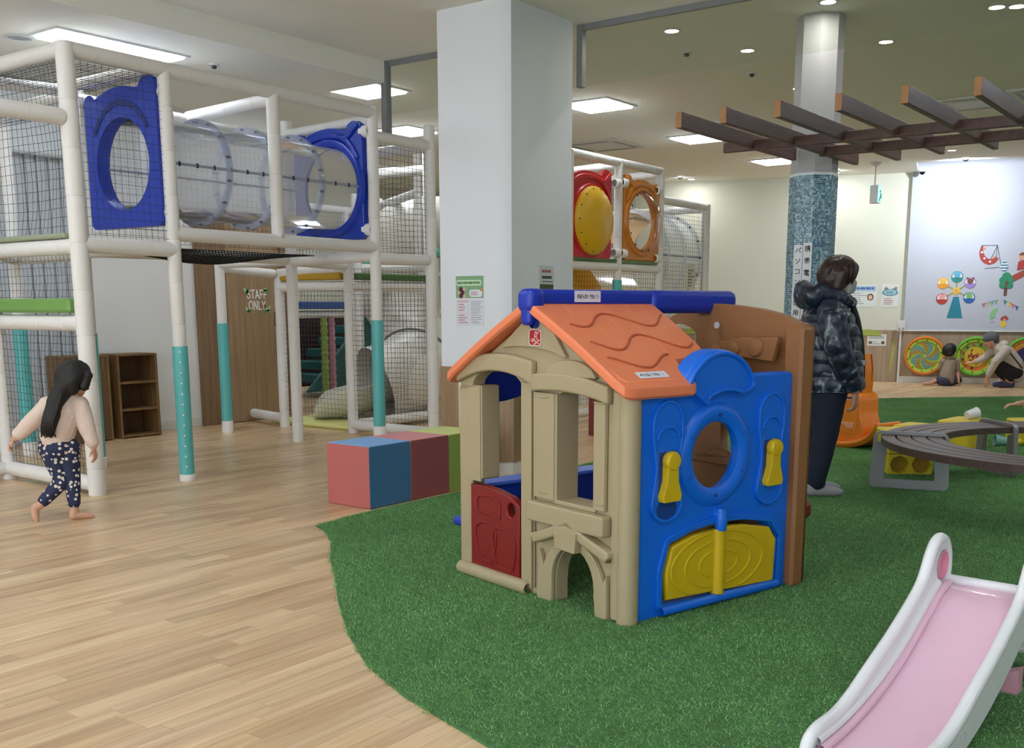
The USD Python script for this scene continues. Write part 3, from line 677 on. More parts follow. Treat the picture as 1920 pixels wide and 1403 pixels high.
post(F1, 6.89, 7.86, 0, 3.02, .054); post(F1, 4.84, 9.1, 0, 3.0, .055, sleeve=(.12, 1.12)); post(F1, 6.93, 9.0, 0, 1.80, .05, sleeve=(.13, 1.14))
post(F1, 5.35, Y1, 2.0, 2.95, .045)
# top rails
for p, q, r in [((XA, Y0, 2.99), (XB, Y0, 2.985), .052), ((XB, Y0, 2.985), (XC, Y0, 2.985), .052), ((XA, Y0, 2.99), (XA, 7.95, 2.99), .052), ((4.76, Y0, 2.995), (4.74, Y1, 2.99), .042), ((XM, Y0, 2.93), (XM, Y1, 2.90), .05),
                ((4.74, Y1, 2.90), (5.79, Y1, 2.88), .045), ((5.79, Y1, 2.86), (6.89, 7.86, 2.84), .045), ((XC, Y0, 2.93), (6.89, 7.86, 2.9), .045), ((XA, 7.95, 2.95), (4.84, 9.1, 2.95), .045), ((4.84, 9.1, 2.95), (XB, Y1, 2.95), .045), ((XA, 7.95, 2.93), (4.74, Y1, 2.95), .045),
                ((XA - 2.2, Y0, 2.56), (XA - .05, Y0, 2.55), .055), ((XA - 2.2, 7.95, 2.6), (XA, 7.95, 2.6), .05),
                ((XC, Y0, 2.79), (XG - .05, Y0, 2.79), .05),
                # deck rails
                ((XA, Y0, 1.73), (XB, Y0, 1.727), .055), ((XB, Y0, 1.84), (XC, Y0, 1.835), .052), ((XC, Y0, 1.735), (XG - .05, Y0, 1.745), .052), ((4.74, Y1, 1.75), (6.89, 7.86, 1.76), .05), ((6.89, 7.86, 1.74), (XC, Y0, 1.76), .052), ((6.93, 9.0, 1.74), (6.89, 7.86, 1.74), .045),
                ((XA, Y0, 1.72), (XA, 7.95, 1.72), .055), ((XA, Y0, 1.20), (XA, 7.95, 1.20), .055), ((XA, 7.95, 1.2), (XA - 2, 7.95, 1.2), .05), ((XA, 7.95, 1.72), (4.84, 9.1, 1.72), .05), ((XB, Y0, 1.74), (4.74, Y1, 1.74), .05), ((4.84, 9.1, 1.72), (4.74, Y1, 1.72), .05),
                # floor rails
                ((XA, Y0, .075), (XA, 7.95, .085), .055), ((XA, 7.95, .085), (XA - 2, 7.95, .085), .055), ((6.93, 9.0, 1.70), (7.62, 8.97, 1.66), .045), ((6.89, 7.86, 1.74), (7.65, 7.92, 1.72), .045)]:
    rail(F1, p, q, r)
# deck pads
obj('deck_pad', cbox((XA - .06, Y0 + .1, 1.27), (XA + .10, 7.90, 1.37), .02), green_pad, F1, label='green deck pad')
obj('deck_pad', cbox((XA - .05, Y0 + .1, 1.775), (XA + .05, 7.9, 1.81), .01), mat('olive_pad', '97a183', .6), F1)
obj('deck_pad', cbox((4.3, 8.9, 1.78), (4.9, 9.2, 1.83), .01), teal, F1, label='teal deck edge')
# blue panels with round holes and the clear tunnel between them
AXT = np.array([7.21, 2.355])
bear_panel(F1, (4.78, 7.22, 1.90), (0, -1, 0), (1, 0, 0), .91, 1.05, .335, (.0, .46), blue_pl, 1, name='blue_panel', both=False, th=.10)
obj('panel_groove', xf(bprism(LineString(arc(.0, .46, .40, 35, 145, 24, .44)).buffer(.022), .004, .001), (4.7299, 7.22, 1.90), (0, -1, 0), (0, 0, 1), (-1, 0, 0)), mat('deep_blue_groove', '0c2474', .5), F1)
bear_panel(F1, (6.86, 7.26, 1.905), (0, -1, 0), (-1, 0, 0), .89, 1.02, .355, (.02, .455), blue_pl, 1, name='blue_panel')
for c in ((4.80, 6.815, 2.83), (4.80, 6.80, 1.99), (6.88, 6.81, 2.83), (6.88, 6.80, 1.99)): clip(F1, c, (0, 1, 0))
for x0, x1 in ((4.84, 5.385), (5.39, 5.855), (5.86, 6.345), (6.35, 6.83)):
    prof = [(.365, x0), (.365, x1)] if x1 < 6.5 else [(.365, x0), (.358, x0 + .3), (.352, x1)]
    obj('tunnel_section', lathe(prof, 48, (0, *AXT), 'x'), clear_pl, F1)
for x in (5.39, 5.86, 6.35):
    for s in (-.012, .012):
        fl = obj('tunnel_flange', lathe([(.365, x + s - .008), (.415, x + s - .008), (.415, x + s + .008), (.365, x + s + .008)], 48, (0, *AXT), 'x'), clear_fl, F1)
    obj('flange_bolts', [ico((x, AXT[0] + .395 * math.cos(t), AXT[1] + .395 * math.sin(t)), .013, 1, (1.7, 1, 1)) for t in np.arange(14) * 2 * PI / 14 + .2], bolt_m, F1, kind='stuff')
seam = mat('tunnel_seam', '9a9cac', .4)
for y, s in ((-.368, 1), (.368, 1)):
    p = obj('tunnel_seam', cbox((4.84, AXT[0] + y - .012, AXT[1] - .004), (6.82, AXT[0] + y + .012, AXT[1] + .012), .002), seam, F1)
    obj('seam_bolts', [ico((4.95 + k * .157, AXT[0] + y * 1.03, AXT[1] + .004), .011, 1, (1, 1, 1.8)) for k in range(12)], bolt_m, p, kind='stuff')
# nets
obj('net', net((XA + .05, Y0 - .01, 1.80), (XB - XA - .08, 0, 0), (0, 0, 1.13), 13, 19, .0015, .004, seed=2), cord, F1, kind='stuff')
obj('net', net((XA, Y0 + .05, 1.80), (0, 1.13, 0), (0, 0, 1.12), 20, 18, .0017, .016, seed=3), cord, F1, kind='stuff')
obj('net', net((XA, Y0 + .05, .14), (0, 1.13, 0), (0, 0, 1.02), 22, 19, .0017, .008, seed=4), cord, F1, kind='stuff')
obj('net', net((XA, Y0 + .05, 1.38), (0, 1.13, 0), (0, 0, .30), 22, 6, .0016, .004, seed=5), cord, F1, kind='stuff')
obj('net', net((XA + .03, 7.95, .14), (-1.9, 0, 0), (0, 0, 2.4), 34, 42, .0017, .01, seed=6), cord, F1, kind='stuff')
obj('net', net((XA, Y0 + .05, 2.93), (.72, 0, 0), (0, 1.1, 0), 14, 20, .0016, .006, seed=7), cord, F1, kind='stuff')
obj('net', net((XA - 2.0, Y0 + .05, 2.56), (1.95, 0, 0), (0, 1.12, 0), 36, 20, .0016, .006, seed=8), cord, F1, kind='stuff')
obj('net', net((4.85, Y1, 1.84), (2.0, 0, 0), (0, 0, 1.0), 38, 19, .0016, .006, seed=9), cord, F1, kind='stuff')
obj('net', net((XC + .05, Y0, 1.80), (.68, 0, 0), (0, 0, .97), 13, 19, .0016, .005, seed=10), cord, F1, kind='stuff')
obj('sagging_net', net((4.95, 7.0, 1.75), (1.45, 0, 0), (0, .80, 0), 48, 26, .0045, .010, seed=16, sag=(0, 0, -.055)), black_net, F1, kind='stuff', label='black sagging net under the tunnel')

# ---------------- frame 2: slide tower behind, seen through the nets and left of the pillar
F2 = thing('climbing_frame', 'padded climbing tower with white spiral slide behind the nets', 'climbing frame')
slide_m = mat('slide_cream', 'd4cfc2', .38, var=.03); slide_in = slide_m
post(F2, 8.95, 7.93, 0, 3.0, .055, ph=.2); post(F2, 8.9, 9.0, 0, 2.6, .055); post(F2, 9.97, 9.0, 0, 3.35, .05, label='pale yellow post'); post(F2, 10.2, 9.9, 0, 2.7, .055, ph=.1); post(F2, 11.3, 9.9, 0, 2.7, .055)
for x, y in ((9.6, 11.1), (10.75, 11.1), (12.0, 11.1), (9.6, 12.3), (12.0, 12.3), (13.3, 11.1)): post(F2, x, y, 0, 2.7, .055, ph=(x * 3) % 1 * .4)
for p, q in [((8.95, 7.93, 2.8), (8.95, 9.0, 2.8)), ((8.95, 7.93, 1.75), (8.95, 9.0, 1.75)), ((9.6, 11.1, 1.2), (10.75, 11.1, 1.2)), ((10.75, 11.1, 1.2), (13.3, 11.1, 1.2)), ((9.6, 11.1, 2.65), (13.3, 11.1, 2.65)), ((10.2, 9.9, 2.45), (11.3, 9.9, 2.45)), ((10.2, 9.9, 2.1), (11.3, 9.9, 2.1)), ((9.97, 9.0, 2.7), (10.2, 9.9, 2.6)),
             ((8.95, 9.0, .1), (10.2, 9.9, .1)), ((8.0, 10.6, .25), (9.6, 11.1, .25)), ((8.0, 10.5, .45), (9.6, 11.0, .45)), ((9.6, 12.3, 1.8), (12.0, 12.3, 1.8)), ((12.0, 11.1, 1.8), (13.3, 11.1, 1.8)), ((8.95, 9.0, 1.76), (9.97, 9.0, 1.78))]:
    rail(F2, p, q, .052)
obj('deck_pad', cbox((9.66, 11.0, 1.275), (10.7, 11.15, 1.375), .012), mat('blue_pad', '34548f', .55), F2, label='blue deck pad')
obj('deck_pad', cbox((10.82, 11.0, 1.275), (11.95, 11.15, 1.345), .012), green_pad, F2, label='green deck pad')
obj('deck_pad', cbox((8.95, 7.9, 1.8), (9.0, 9.0, 1.86), .01), mat('mint_pad', '51b59d', .5), F2)
obj('wall_pad', cbox((9.66, 12.2, .1), (10.7, 12.28, 1.15), .01), mat('pad_grey', '6a6a70', .7), F2)
obj('wall_pad', cbox((10.8, 12.2, .1), (11.95, 12.28, 1.2), .01), mat('pad_maroon', '3a2024', .7), F2)
steps_m = mat('dark_teal', '1d5f5c', .55)
for k in range(5): obj('step', cbox((10.35 + k * .24, 11.35, .22 + k * .17), (10.72 + k * .24, 12.1, .34 + k * .17), .01), steps_m, F2)
obj('step_side', xf(bprism(Polygon([(10.1, .1), (11.7, .1), (11.7, 1.2), (11.3, 1.15)]), .05, .01), (0, 11.34, 0), (1, 0, 0), (0, 0, 1), (0, -1, 0)), steps_m, F2)
for k, (m_, x) in enumerate(((mat('lime_roll', '8aa04f', .7), 10.17), (mat('pink_roll', 'b78390', .7), 10.31))):
    zz = np.linspace(.02, 1.16, 40); obj('padded_roller', tube(np.column_stack([np.full(40, x), np.full(40, 10.98), zz]), .05 + .006 * np.sin(zz * 60), 10), m_, F2)
post(F2, XG, Y0, 0, 2.98, .054, ph=.3); post(F2, 7.71, 7.93, 0, 1.75, .055, ph=.1); post(F2, 7.68, 8.97, 0, 1.7, .055)
for p, q in [((XG, Y0, 2.79), (7.71, 7.93, 2.79)), ((XG, Y0 + .05, .09), (7.71, 7.93, .085)), ((7.71, 7.93, .09), (8.9, 7.93, .09)), ((7.68, 8.97, .09), (7.9, 9.9, .09)), ((7.68, 8.97, 1.52), (7.71, 7.93, 1.52)), ((7.71, 7.93, 1.52), (8.95, 7.93, 1.52)), ((7.68, 8.97, 1.66), (7.71, 7.93, 1.70))]: rail(F2, p, q, .053)
obj('deck_pad', cbox((7.64, 8.0, 1.585), (7.76, 8.92, 1.655), .012), ygold_pad, F2, label='gold deck pad')
obj('deck_pad', cbox((7.78, 7.87, 1.585), (8.95, 7.99, 1.655), .012), dgreen_pad, F2, label='dark green deck pad')
obj('net', net((XG, Y0 + .03, .14), (.05, 1.15, 0), (0, 0, 1.55), 22, 30, .0016, .006, seed=12), cord, F2, kind='stuff')
obj('net', net((7.76, 7.93, .14), (1.15, 0, 0), (0, 0, 1.33), 22, 26, .0016, .008, seed=13), cord, F2, kind='stuff')
obj('net', net((7.68, 8.0, .14), (0, .94, 0), (0, 0, 1.33), 18, 26, .0016, .006, seed=14), cord, F2, kind='stuff')
obj('net', net((7.70, 8.0, 1.66), (0, .94, 0), (0, 0, .5), 18, 10, .0016, .006, seed=15), cord, F2, kind='stuff')
# spiral slide: a banked trough that turns round a padded core, its foot at the mat
def spiral_trough(cx, cy, z0, z1, a0, a1, R, w, n=40):
    t = np.linspace(0, 1, n); a = np.radians(a0 + (a1 - a0) * t); z = z0 + (z1 - z0) * t
    path = np.column_stack([cx + R * np.cos(a), cy + R * np.sin(a), z])
    pts = []
    for q, ang in zip(path, a):
        rad = np.array([math.cos(ang), math.sin(ang), 0])
        th = np.radians(np.linspace(200, 370, 15)); out = np.array([rad * math.cos(x) * w + np.array([0, 0, 1]) * (math.sin(x) * w * .9 + w * .9) for x in th])
        pts.append(q + out)
    P = np.array(pts); n1, n2 = P.shape[:2]; cen = P.mean(1, keepdims=True); Q = P + (P - cen) * .05; V = np.concatenate([P.reshape(-1, 3), Q.reshape(-1, 3)]); f = []
    o = n1 * n2
    for i in range(n1 - 1):
        for j in range(n2 - 1):
            A, B, C, D = i * n2 + j, i * n2 + j + 1, (i + 1) * n2 + j + 1, (i + 1) * n2 + j
            f += [[A, B, C], [A, C, D], [o + A, o + C, o + B], [o + A, o + D, o + C]]
    for j in range(n2 - 1):
        for i in (0, n1 - 1): A, B = i * n2 + j, i * n2 + j + 1; f += [[A, B, o + B], [A, o + B, o + A]]
    for i in range(n1 - 1):
        for j in (0, n2 - 1): A, B = i * n2 + j, (i + 1) * n2 + j; f += [[A, B, o + B], [A, o + B, o + A]]
    return tm(V, f)
foot = spline([(8.08, 8.92, .06), (8.35, 8.72, .07), (8.7, 8.56, .16), (9.15, 8.50, .40)], 40)
def trough(path, w, h, th=.02, nose=(1, 1, 1, 1, 1)):
    t_ = np.radians(np.linspace(188, 352, 17)); out = np.column_stack([w * np.cos(t_), h * np.sin(t_) + h]); inn = np.column_stack([(w - th) * np.cos(t_), (h - th) * np.sin(t_) + h])
    return sweep(path, np.vstack([out, inn[::-1]]), scale=np.interp(np.linspace(0, 1, len(path)), [0, .05, .12, .25, 1], nose))
obj('slide_foot', trough(foot, .33, .36, .025, (.35, .68, .9, 1, 1.05)), slide_m, F2, label='white slide trough ending at the mat')
tubep = spline([(8.55, 8.42, .40), (8.9, 8.32, .50), (9.3, 8.45, .66), (9.55, 8.85, .85)], 26)
obj('slide_tube', tube(tubep, np.full(26, .47), 28), slide_m, F2, label='grey white slide tube hood')
obj('slide_tube', tube(spline([(9.5, 8.6, .8), (9.85, 9.2, 1.2), (9.95, 9.6, 1.8), (10.2, 9.55, 2.2), (10.9, 9.4, 2.35)], 30), np.full(30, .40), 28), slide_m, F2)
obj('tube_joint', xf(ring_mesh(0, 0, .475, circ(.018, 8)), tubep[13], *(lambda t: (np.array([t[1], -t[0], 0]) / np.hypot(t[0], t[1]), np.cross(t, np.array([t[1], -t[0], 0]) / np.hypot(t[0], t[1])), t))((tubep[14] - tubep[12]) / np.linalg.norm(tubep[14] - tubep[12]))), mat('tube_joint_grey', '77736c', .6), F2)
obj('net', net((10.2, 9.9, .2), (1.1, 0, 0), (0, 0, 2.4), 20, 44, .0017, .006, seed=21), cord, F2, kind='stuff')
obj('net', net((9.66, 11.05, 1.4), (3.6, 0, 0), (0, 0, 1.2), 60, 20, .0018, .006, seed=22), cord, F2, kind='stuff')
obj('net', net((8.97, 7.97, .14), (0, 1.0, 0), (0, 0, 2.6), 16, 44, .0017, .006, seed=23), cord, F2, kind='stuff')
obj('ball', ico((9.35, 8.2, 1.93), .07, 2), mat('mint_ball', '4fbf9f', .4), F2)
mt = obj('landing_mat', cbox((7.78, 8.03, 0.0), (8.72, 9.35, .05), .02), mat('mat_yellow', 'd5d283', .6), None, label='pale yellow landing mat at the foot of the white slide', cat='mat')

# ---------------- frame 3: beyond the pillar
F3 = thing('climbing_frame', 'climbing frame with red and orange panels right of the pillar', 'climbing frame')
YF = 6.59
red_pl = mat('red_plastic', 'c2141c', .35, coat=.2); yel_pl = mat('dome_yellow', 'd9a913', .4); org_pl = mat('amber_plastic', 'cf7d14', .35, coat=.2)
post(F3, 10.79, YF, 0, 2.99, .052, sleeve=(.1, 1.62), ph=.2); post(F3, 11.78, YF, 0, 2.99, .056); post(F3, 13.06, YF, 0, 2.66, .055, ph=.1); post(F3, 9.75, YF, 0, 2.99, .055)
for x, y, h in ((9.75, 7.7, 2.9), (10.79, 7.7, 2.9), (11.78, 7.7, 2.9), (13.06, 7.7, 2.66), (10.79, 8.8, 2.5), (13.06, 8.8, 2.6)): post(F3, x, y, 0, h, .053)
for p, q in [((9.0, YF, 2.96), (11.8, YF, 2.96)), ((9.0, YF, 1.765), (11.78, YF, 1.765)), ((11.78, YF, 2.62), (13.06, YF, 2.62)), ((9.75, 7.7, 2.9), (11.78, 7.7, 2.9)), ((11.78, YF, 2.93), (11.78, 7.7, 2.9)), ((10.79, YF, 2.93), (10.79, 7.7, 2.9)), ((9.75, YF, 2.93), (9.75, 7.7, 2.9)), ((11.78, 7.7, 2.45), (13.06, 7.7, 2.6)), ((13.06, YF, 2.6), (13.06, 7.7, 2.6)), ((9.75, 7.7, 2.35), (13.06, 7.7, 2.35)), ((9.75, 7.7, 1.75), (11.78, 7.7, 1.75)), ((11.78, YF, 1.2), (13.06, YF, 1.2)), ((9.0, YF, .1), (11.78, YF, .1)), ((11.78, YF, .1), (13.06, YF, .1))]:
    rail(F3, p, q, .05)
obj('deck_pad', cbox((9.8, YF - .03, 1.82), (10.74, YF + .1, 1.86), .008), dgreen_pad, F3); obj('deck_pad', cbox((10.84, YF - .03, 1.82), (11.7, YF + .1, 1.86), .008), mat('sage_pad', '71845a', .6), F3)
bear_panel(F3, (10.12, YF, 1.85), (1, 0, 0), (0, -1, 0), .96, .99, .32, (.04, .42), red_pl, 1, name='red_panel', both=False)
dome_y = lathe([(.38, 0), (.375, .03), (.33, .075), (.22, .11), (.1, .125), (0, .13)], 40)
dy = obj('yellow_dome', xf(dome_y, (10.16, YF - .05, 2.262), (1, 0, 0), (0, 0, 1), (0, -1, 0)), yel_pl, F3, label='yellow domed disc')
obj('dome_bolts', [ico((10.16 + .345 * math.cos(t), YF - .108, 2.262 + .345 * math.sin(t)), .009, 1) for t in np.arange(14) * 2 * PI / 14], bolt_m, dy, kind='stuff')
bear_panel(F3, (11.30, YF, 1.86), (1, 0, 0), (0, -1, 0), .84, .99, .325, (0, .46), org_pl, -1, name='orange_panel', both=False)
bub = clear('bubble_acrylic', 'f2efe9', haze=.03, rough=.02)
obj('clear_bubble', xf(lathe([(.37, 0), (.36, .03), (.325, .04), (.29, .10), (.2, .16), (.1, .185), (0, .19)], 40), (11.30, YF - .035, 2.32), (1, 0, 0), (0, 0, 1), (0, -1, 0)), bub, F3, label='clear bubble window')
obj('bubble_bolts', [ico((11.30 + .348 * math.cos(t), YF - .07, 2.32 + .348 * math.sin(t)), .010, 1) for t in np.arange(13) * 2 * PI / 13 + .2], bolt_m, F3, kind='stuff')
for c in ((10.71, YF - .02, 2.72), (10.71, YF - .02, 1.93), (10.87, YF - .02, 2.74), (10.87, YF - .02, 1.93), (11.68, YF - .02, 2.72), (11.68, YF - .02, 1.9)): clip(F3, c, (1, 0, 0))
# clear drum behind the right net
obj('clear_drum', lathe([(.55, 11.9), (.55, 12.95)], 48, (0, 7.15, 1.95), 'x'), clear_pl, F3)
for x in (12.0, 12.45, 12.9): obj('drum_flange', lathe([(.55, x - .012), (.6, x - .012), (.6, x + .012), (.55, x + .012)], 48, (0, 7.15, 1.95), 'x'), clear_pl, F3)
obj('drum_seam', cbox((11.9, 6.585, 1.945), (12.95, 6.605, 1.965), .003), seam, F3)
obj('drum_bolts', [ico((12.9, 7.15 + .575 * math.cos(t), 1.95 + .575 * math.sin(t)), .014, 1, (1.6, 1, 1)) for t in np.arange(16) * 2 * PI / 16], bolt_m, F3, kind='stuff')
amber = mat('amber_slide', 'd69a1c', .4)
for x0, y0 in ((10.15, 7.3), (11.5, 7.9)): obj('amber_slide', trough(spline([(x0 - .35, y0, 1.75), (x0, y0 - .05, 1.62), (x0 + .35, y0 - .1, 1.30), (x0 + .7, y0 - .15, .8)], 20), .26, .3), amber, F3)
obj('banner', cbox((11.5, 7.62, 2.42), (11.95, 7.64, 2.62), .002), yel_pl, F3, label='yellow cloth banner')
obj('net', net((11.83, YF, 1.25), (1.2, 0, 0), (0, 0, 1.33), 24, 26, .0019, .006, seed=31), cord, F3, kind='stuff')
obj('net', net((9.0, YF, .2), (2.75, 0, 0), (0, 0, 1.5), 48, 28, .0019, .006, seed=32), cord, F3, kind='stuff')
obj('net', net((9.75, 7.7, 1.8), (3.3, 0, 0), (0, 0, 1.0), 54, 18, .0019, .006, seed=33), cord, F3, kind='stuff')
obj('net', net((11.83, YF, .2), (1.2, 0, 0), (0, 0, .95), 24, 18, .0019, .006, seed=34), cord, F3, kind='stuff')
sg = thing('net_sign', 'small pale notice hung on the net right of the orange panel', 'sign', (12.62, YF - .02, 1.70))
obj('board', cbox((-.11, -.006, -.17), (.11, 0, .17), .003), mat('notice_cream', 'd9d2c2', .7), sg)
obj('print', xf(lines(-.09, .09, -.14, .1, 6, np.random.default_rng(5)), (0, -.0062, 0), (1, 0, 0), (0, 0, 1), (0, -1, 0)), mat('print_grey', '8a8684', .7), sg, kind='stuff', smooth=False)

# ================================================================ THE PLAYHOUSE
HA = -15.5                                        # heading of the blue wall; local x runs along it, local y along the tan wall
H = thing('playhouse', 'plastic playhouse with orange roof, tan front and bright blue side', 'playhouse', (3.605, 2.135, 0), HA)
tan = mat('tan_plastic', 'a79878', .5, bump=.0004, bscale=260); org = mat('roof_orange', 'e57f55', .45, bump=.0004, bscale=260); sky_bl = mat('bright_blue_plastic', '0a69dc', .36, bump=.0003, bscale=260); dk_bl = mat('royal_blue_plastic', '0e2fa6', .38)
yel = mat('playhouse_yellow', 'cfae12', .42, bump=.0003, bscale=260); redp = mat('door_red', '7d1416', .45, bump=.0004, bscale=260); brn = mat('brown_plastic', '8d5f38', .5, bump=.0004, bscale=260); drk = mat('slot_dark', '0a3a86', .5)
def onT(m, d=0.0): return xf(m, (-d, 0, 0), (0, 1, 0), (0, 0, 1), (-1, 0, 0))     # (v, z) drawings on the tan wall, facing -x
def onB(m, d=0.0): return xf(m, (0, -d, 0), (1, 0, 0), (0, 0, 1), (0, -1, 0))     # (u, z) drawings on the blue wall, facing -y
# ---- tan front
def gable(v):  # height of the wall under the roof
    t = abs(v - .6) / .6; return 1.290 - .330 * t ** 1.05
top = [(v, gable(v)) for v in np.linspace(1.2, 0.0, 25)]
outline = Polygon([(0, 0), (1.2, 0)] + top)
doorh = Polygon(np.vstack([[(1.10, .03)], [(.70, .03)], [(.70, .965)], arc(.90, .93, .20, 160, 20, 12, .10), [(1.10, .93)]]))
winh = Polygon(np.vstack([[(.452, .47), (.198, .475), (.198, .93)], arc(.325, .93, .127, 170, 10, 8, .03), [(.452, .94)]]))
archh = Polygon(np.vstack([[(.462, -.01), (.180, -.01), (.188, .10)], arc(.325, .115, .135, 180, 0, 14, .16), [(.462, .10)]]))
wallp = outline.difference(doorh).difference(winh).difference(archh)
front = obj('front_wall', onT(bprism(wallp, .07, .008, 3, -.075), 0.0), tan, H, label='tan front wall')
obj('corner_column', [tube([(.025, .02, 0), (.025, .02, 1.0)], .045, 20), cbox((-.012, .005, 0), (.068, .10, .99), .02)], tan, H)
obj('rear_column', cbox((-.01, 1.10, 0), (.06, 1.20, .94), .015), tan, H)
def band(pts_out, pts_in): return Polygon(np.vstack([pts_out, pts_in[::-1]]))
vv = np.linspace(.60, 1.185, 16); crv = lambda x, c, h0, k: h0 - k * ((x - c) / .3) ** 2
obj('door_arch', onT(bprism(band(np.column_stack([vv, crv(vv, .86, 1.105, .038 + .06 * (vv > .86) * (vv - .86) / .3 + .0 * vv)]), np.column_stack([vv, crv(vv, .87, 1.022, .06)])).buffer(0), .032, .012, 4)), tan, H)
vv = np.linspace(.10, .60, 14)
obj('window_arch', onT(bprism(Polygon(np.vstack([arc(.35, 1.015, .165, 5, 175, 18, .078)])), .022, .012, 4)), tan, H)
obj('window_head', onT(bprism(band(np.column_stack([vv, 1.035 - .032 * ((vv - .43) / .3) ** 2 - .0 * vv]), np.column_stack([vv, .957 - .03 * ((vv - .42) / .3) ** 2])), .034, .012, 4)), tan, H)
obj('gable_panel', onT(bprism(Polygon(np.vstack([[(.83, 1.135)], [(.72, 1.215)], [(.64, 1.268)], [(.60, 1.278)], [(.55, 1.268)], [(.47, 1.21)], [(.385, 1.105)], [(.47, 1.128)], [(.6, 1.143)], [(.73, 1.145)]])).buffer(.008).buffer(-.004), .016, .01, 3)), tan, H)
bdg = obj('badge', onT(bprism(rrect(.543, 1.148, .622, 1.216, .014), .004, .0012), .016), mat('badge_red', 'a3141d', .4), H, label='red square badge with a pale drawing')
pale = mat('badge_pale', 'd9a9a6', .5)
sx = lambda a, b: (.622 - a * .079, 1.148 + b * .068)
for st_ in ([(.55, .9), (.45, .6), (.62, .55), (.66, .85), (.55, .9)], [(.5, .55), (.3, .25), (.15, .3)], [(.62, .55), (.75, .3), (.9, .35)], [(.2, .42), (.5, .3), (.85, .12)], [(.45, .4), (.6, .15), (.4, .08)], [(.7, .75), (.85, .9)]):
    obj('badge_line', onT(trimesh.creation.extrude_polygon(LineString([sx(*p) for p in st_]).buffer(.0028), .0008, engine='earcut'), .0201), pale, bdg)
obj('badge_rim', onT(bprism(rrect(.540, 1.145, .625, 1.219, .016).difference(rrect(.544, 1.149, .621, 1.215, .013)), .006, .001), .016), mat('badge_edge', 'd8cdc8', .4), bdg)
# window frame, sill, arch trim, door jambs, step
obj('window_frame', onT(bprism(sbox(.455, .47, .60, .945), .018, .008)), tan, H); obj('window_frame', onT(bprism(sbox(.125, .47, .196, .925), .018, .008)), tan, H)
for z in (.50, .925): 
    for v in (.525, .16): obj('frame_notch', onT(bprism(LineString([(v - .03, z), (v + .03, z)]).buffer(.004), .022, .003)), tan, H)
obj('window_reveal', [cbox((-.01, .445, .47), (.12, .462, .945), .004), cbox((-.01, .188, .47), (.12, .205, .93), .004), cbox((-.01, .19, .455), (.12, .46, .475), .004)], tan, H)
obj('window_sill', onT(bprism(rrect(.10, .365, .612, .455, .014), .05, .018, 4)), tan, H)
obj('arch_band', onT(bprism(Polygon(np.vstack([[(.572, 0), (.565, .14)], [(.55, .24)], arc(.325, .115, .205, 15, 165, 16, .20), [(.105, .20), (.10, .0), (.175, 0), (.186, .10)], arc(.325, .115, .14, 180, 0, 14, .165), [(.464, .1), (.466, 0)]])).buffer(0), .02, .008)), tan, H)
obj('arch_roof', onT(bprism(LineString([(.575, .285), (.44, .335), (.33, .385), (.23, .335), (.075, .285)]).buffer(.024, cap_style=2, join_style=2), .05, .012, 4)), tan, H)
obj('keystone', onT(bprism(Polygon([(.39, .28), (.27, .275), (.262, .355), (.33, .378), (.402, .355)]).buffer(.006), .06, .012, 4)), tan, H)
obj('door_jamb', onT(bprism(sbox(1.02, .48, 1.115, .935), .008, .003)), tan, H); obj('door_jamb', onT(bprism(sbox(.625, .03, .70, .98), .008, .003)), tan, H)
obj('door_reveal', [cbox((-.005, 1.015, .49), (.11, 1.10, .945), .008), cbox((-.005, .69, .03), (.09, .705, .97), .004)], tan, H)
obj('door_step', tube([(-.02, .635, .032), (-.02, .65, .032), (-.02, 1.17, .032), (-.02, 1.185, .032)], [.022, .034, .034, .022], 14), tan, H)
obj('wall_groove', onT(bprism(sbox(.601, .04, .609, 1.0), .004, .001)), mat('tan_groove', '7d6f55', .7), H)
# red half door
dr_ = obj('half_door', onT(bprism(Polygon(np.vstack([[(1.10, .045), (.712, .045), (.712, .405)], [(.78, .438)], [(.9, .458)], [(1.0, .465)], [(1.10, .462)]])).difference(ell(.775, .375, .030, .034, 24)), .04, .012, 4, -.03)), redp, H, label='dark red half door')
obj('finger_hole', onT(lathe([(.030, -.022), (.030, -.02), (.0, -.02)], 20, (.775, .375, 0))), mat('hole_dark', '2a0506', .6), dr_)
for P in (LineString(spline([(1.04, .335), (1.04, .40), (.97, .42), (.865, .395), (.86, .325)], 20)), LineString([(1.035, .335), (.95, .335), (.86, .322)]), LineString(spline([(1.04, .12), (1.04, .27), (.97, .29), (.92, .285), (.915, .1)], 20)), LineString(spline([(.895, .1), (.895, .27), (.83, .275), (.765, .255), (.76, .09)], 20)), LineString([(1.03, .105), (.935, .095)]), LineString([(.885, .092), (.775, .082)])):
    obj('door_moulding', onT(bprism(P.buffer(.006), .006, .004, 3), .010), redp, dr_)
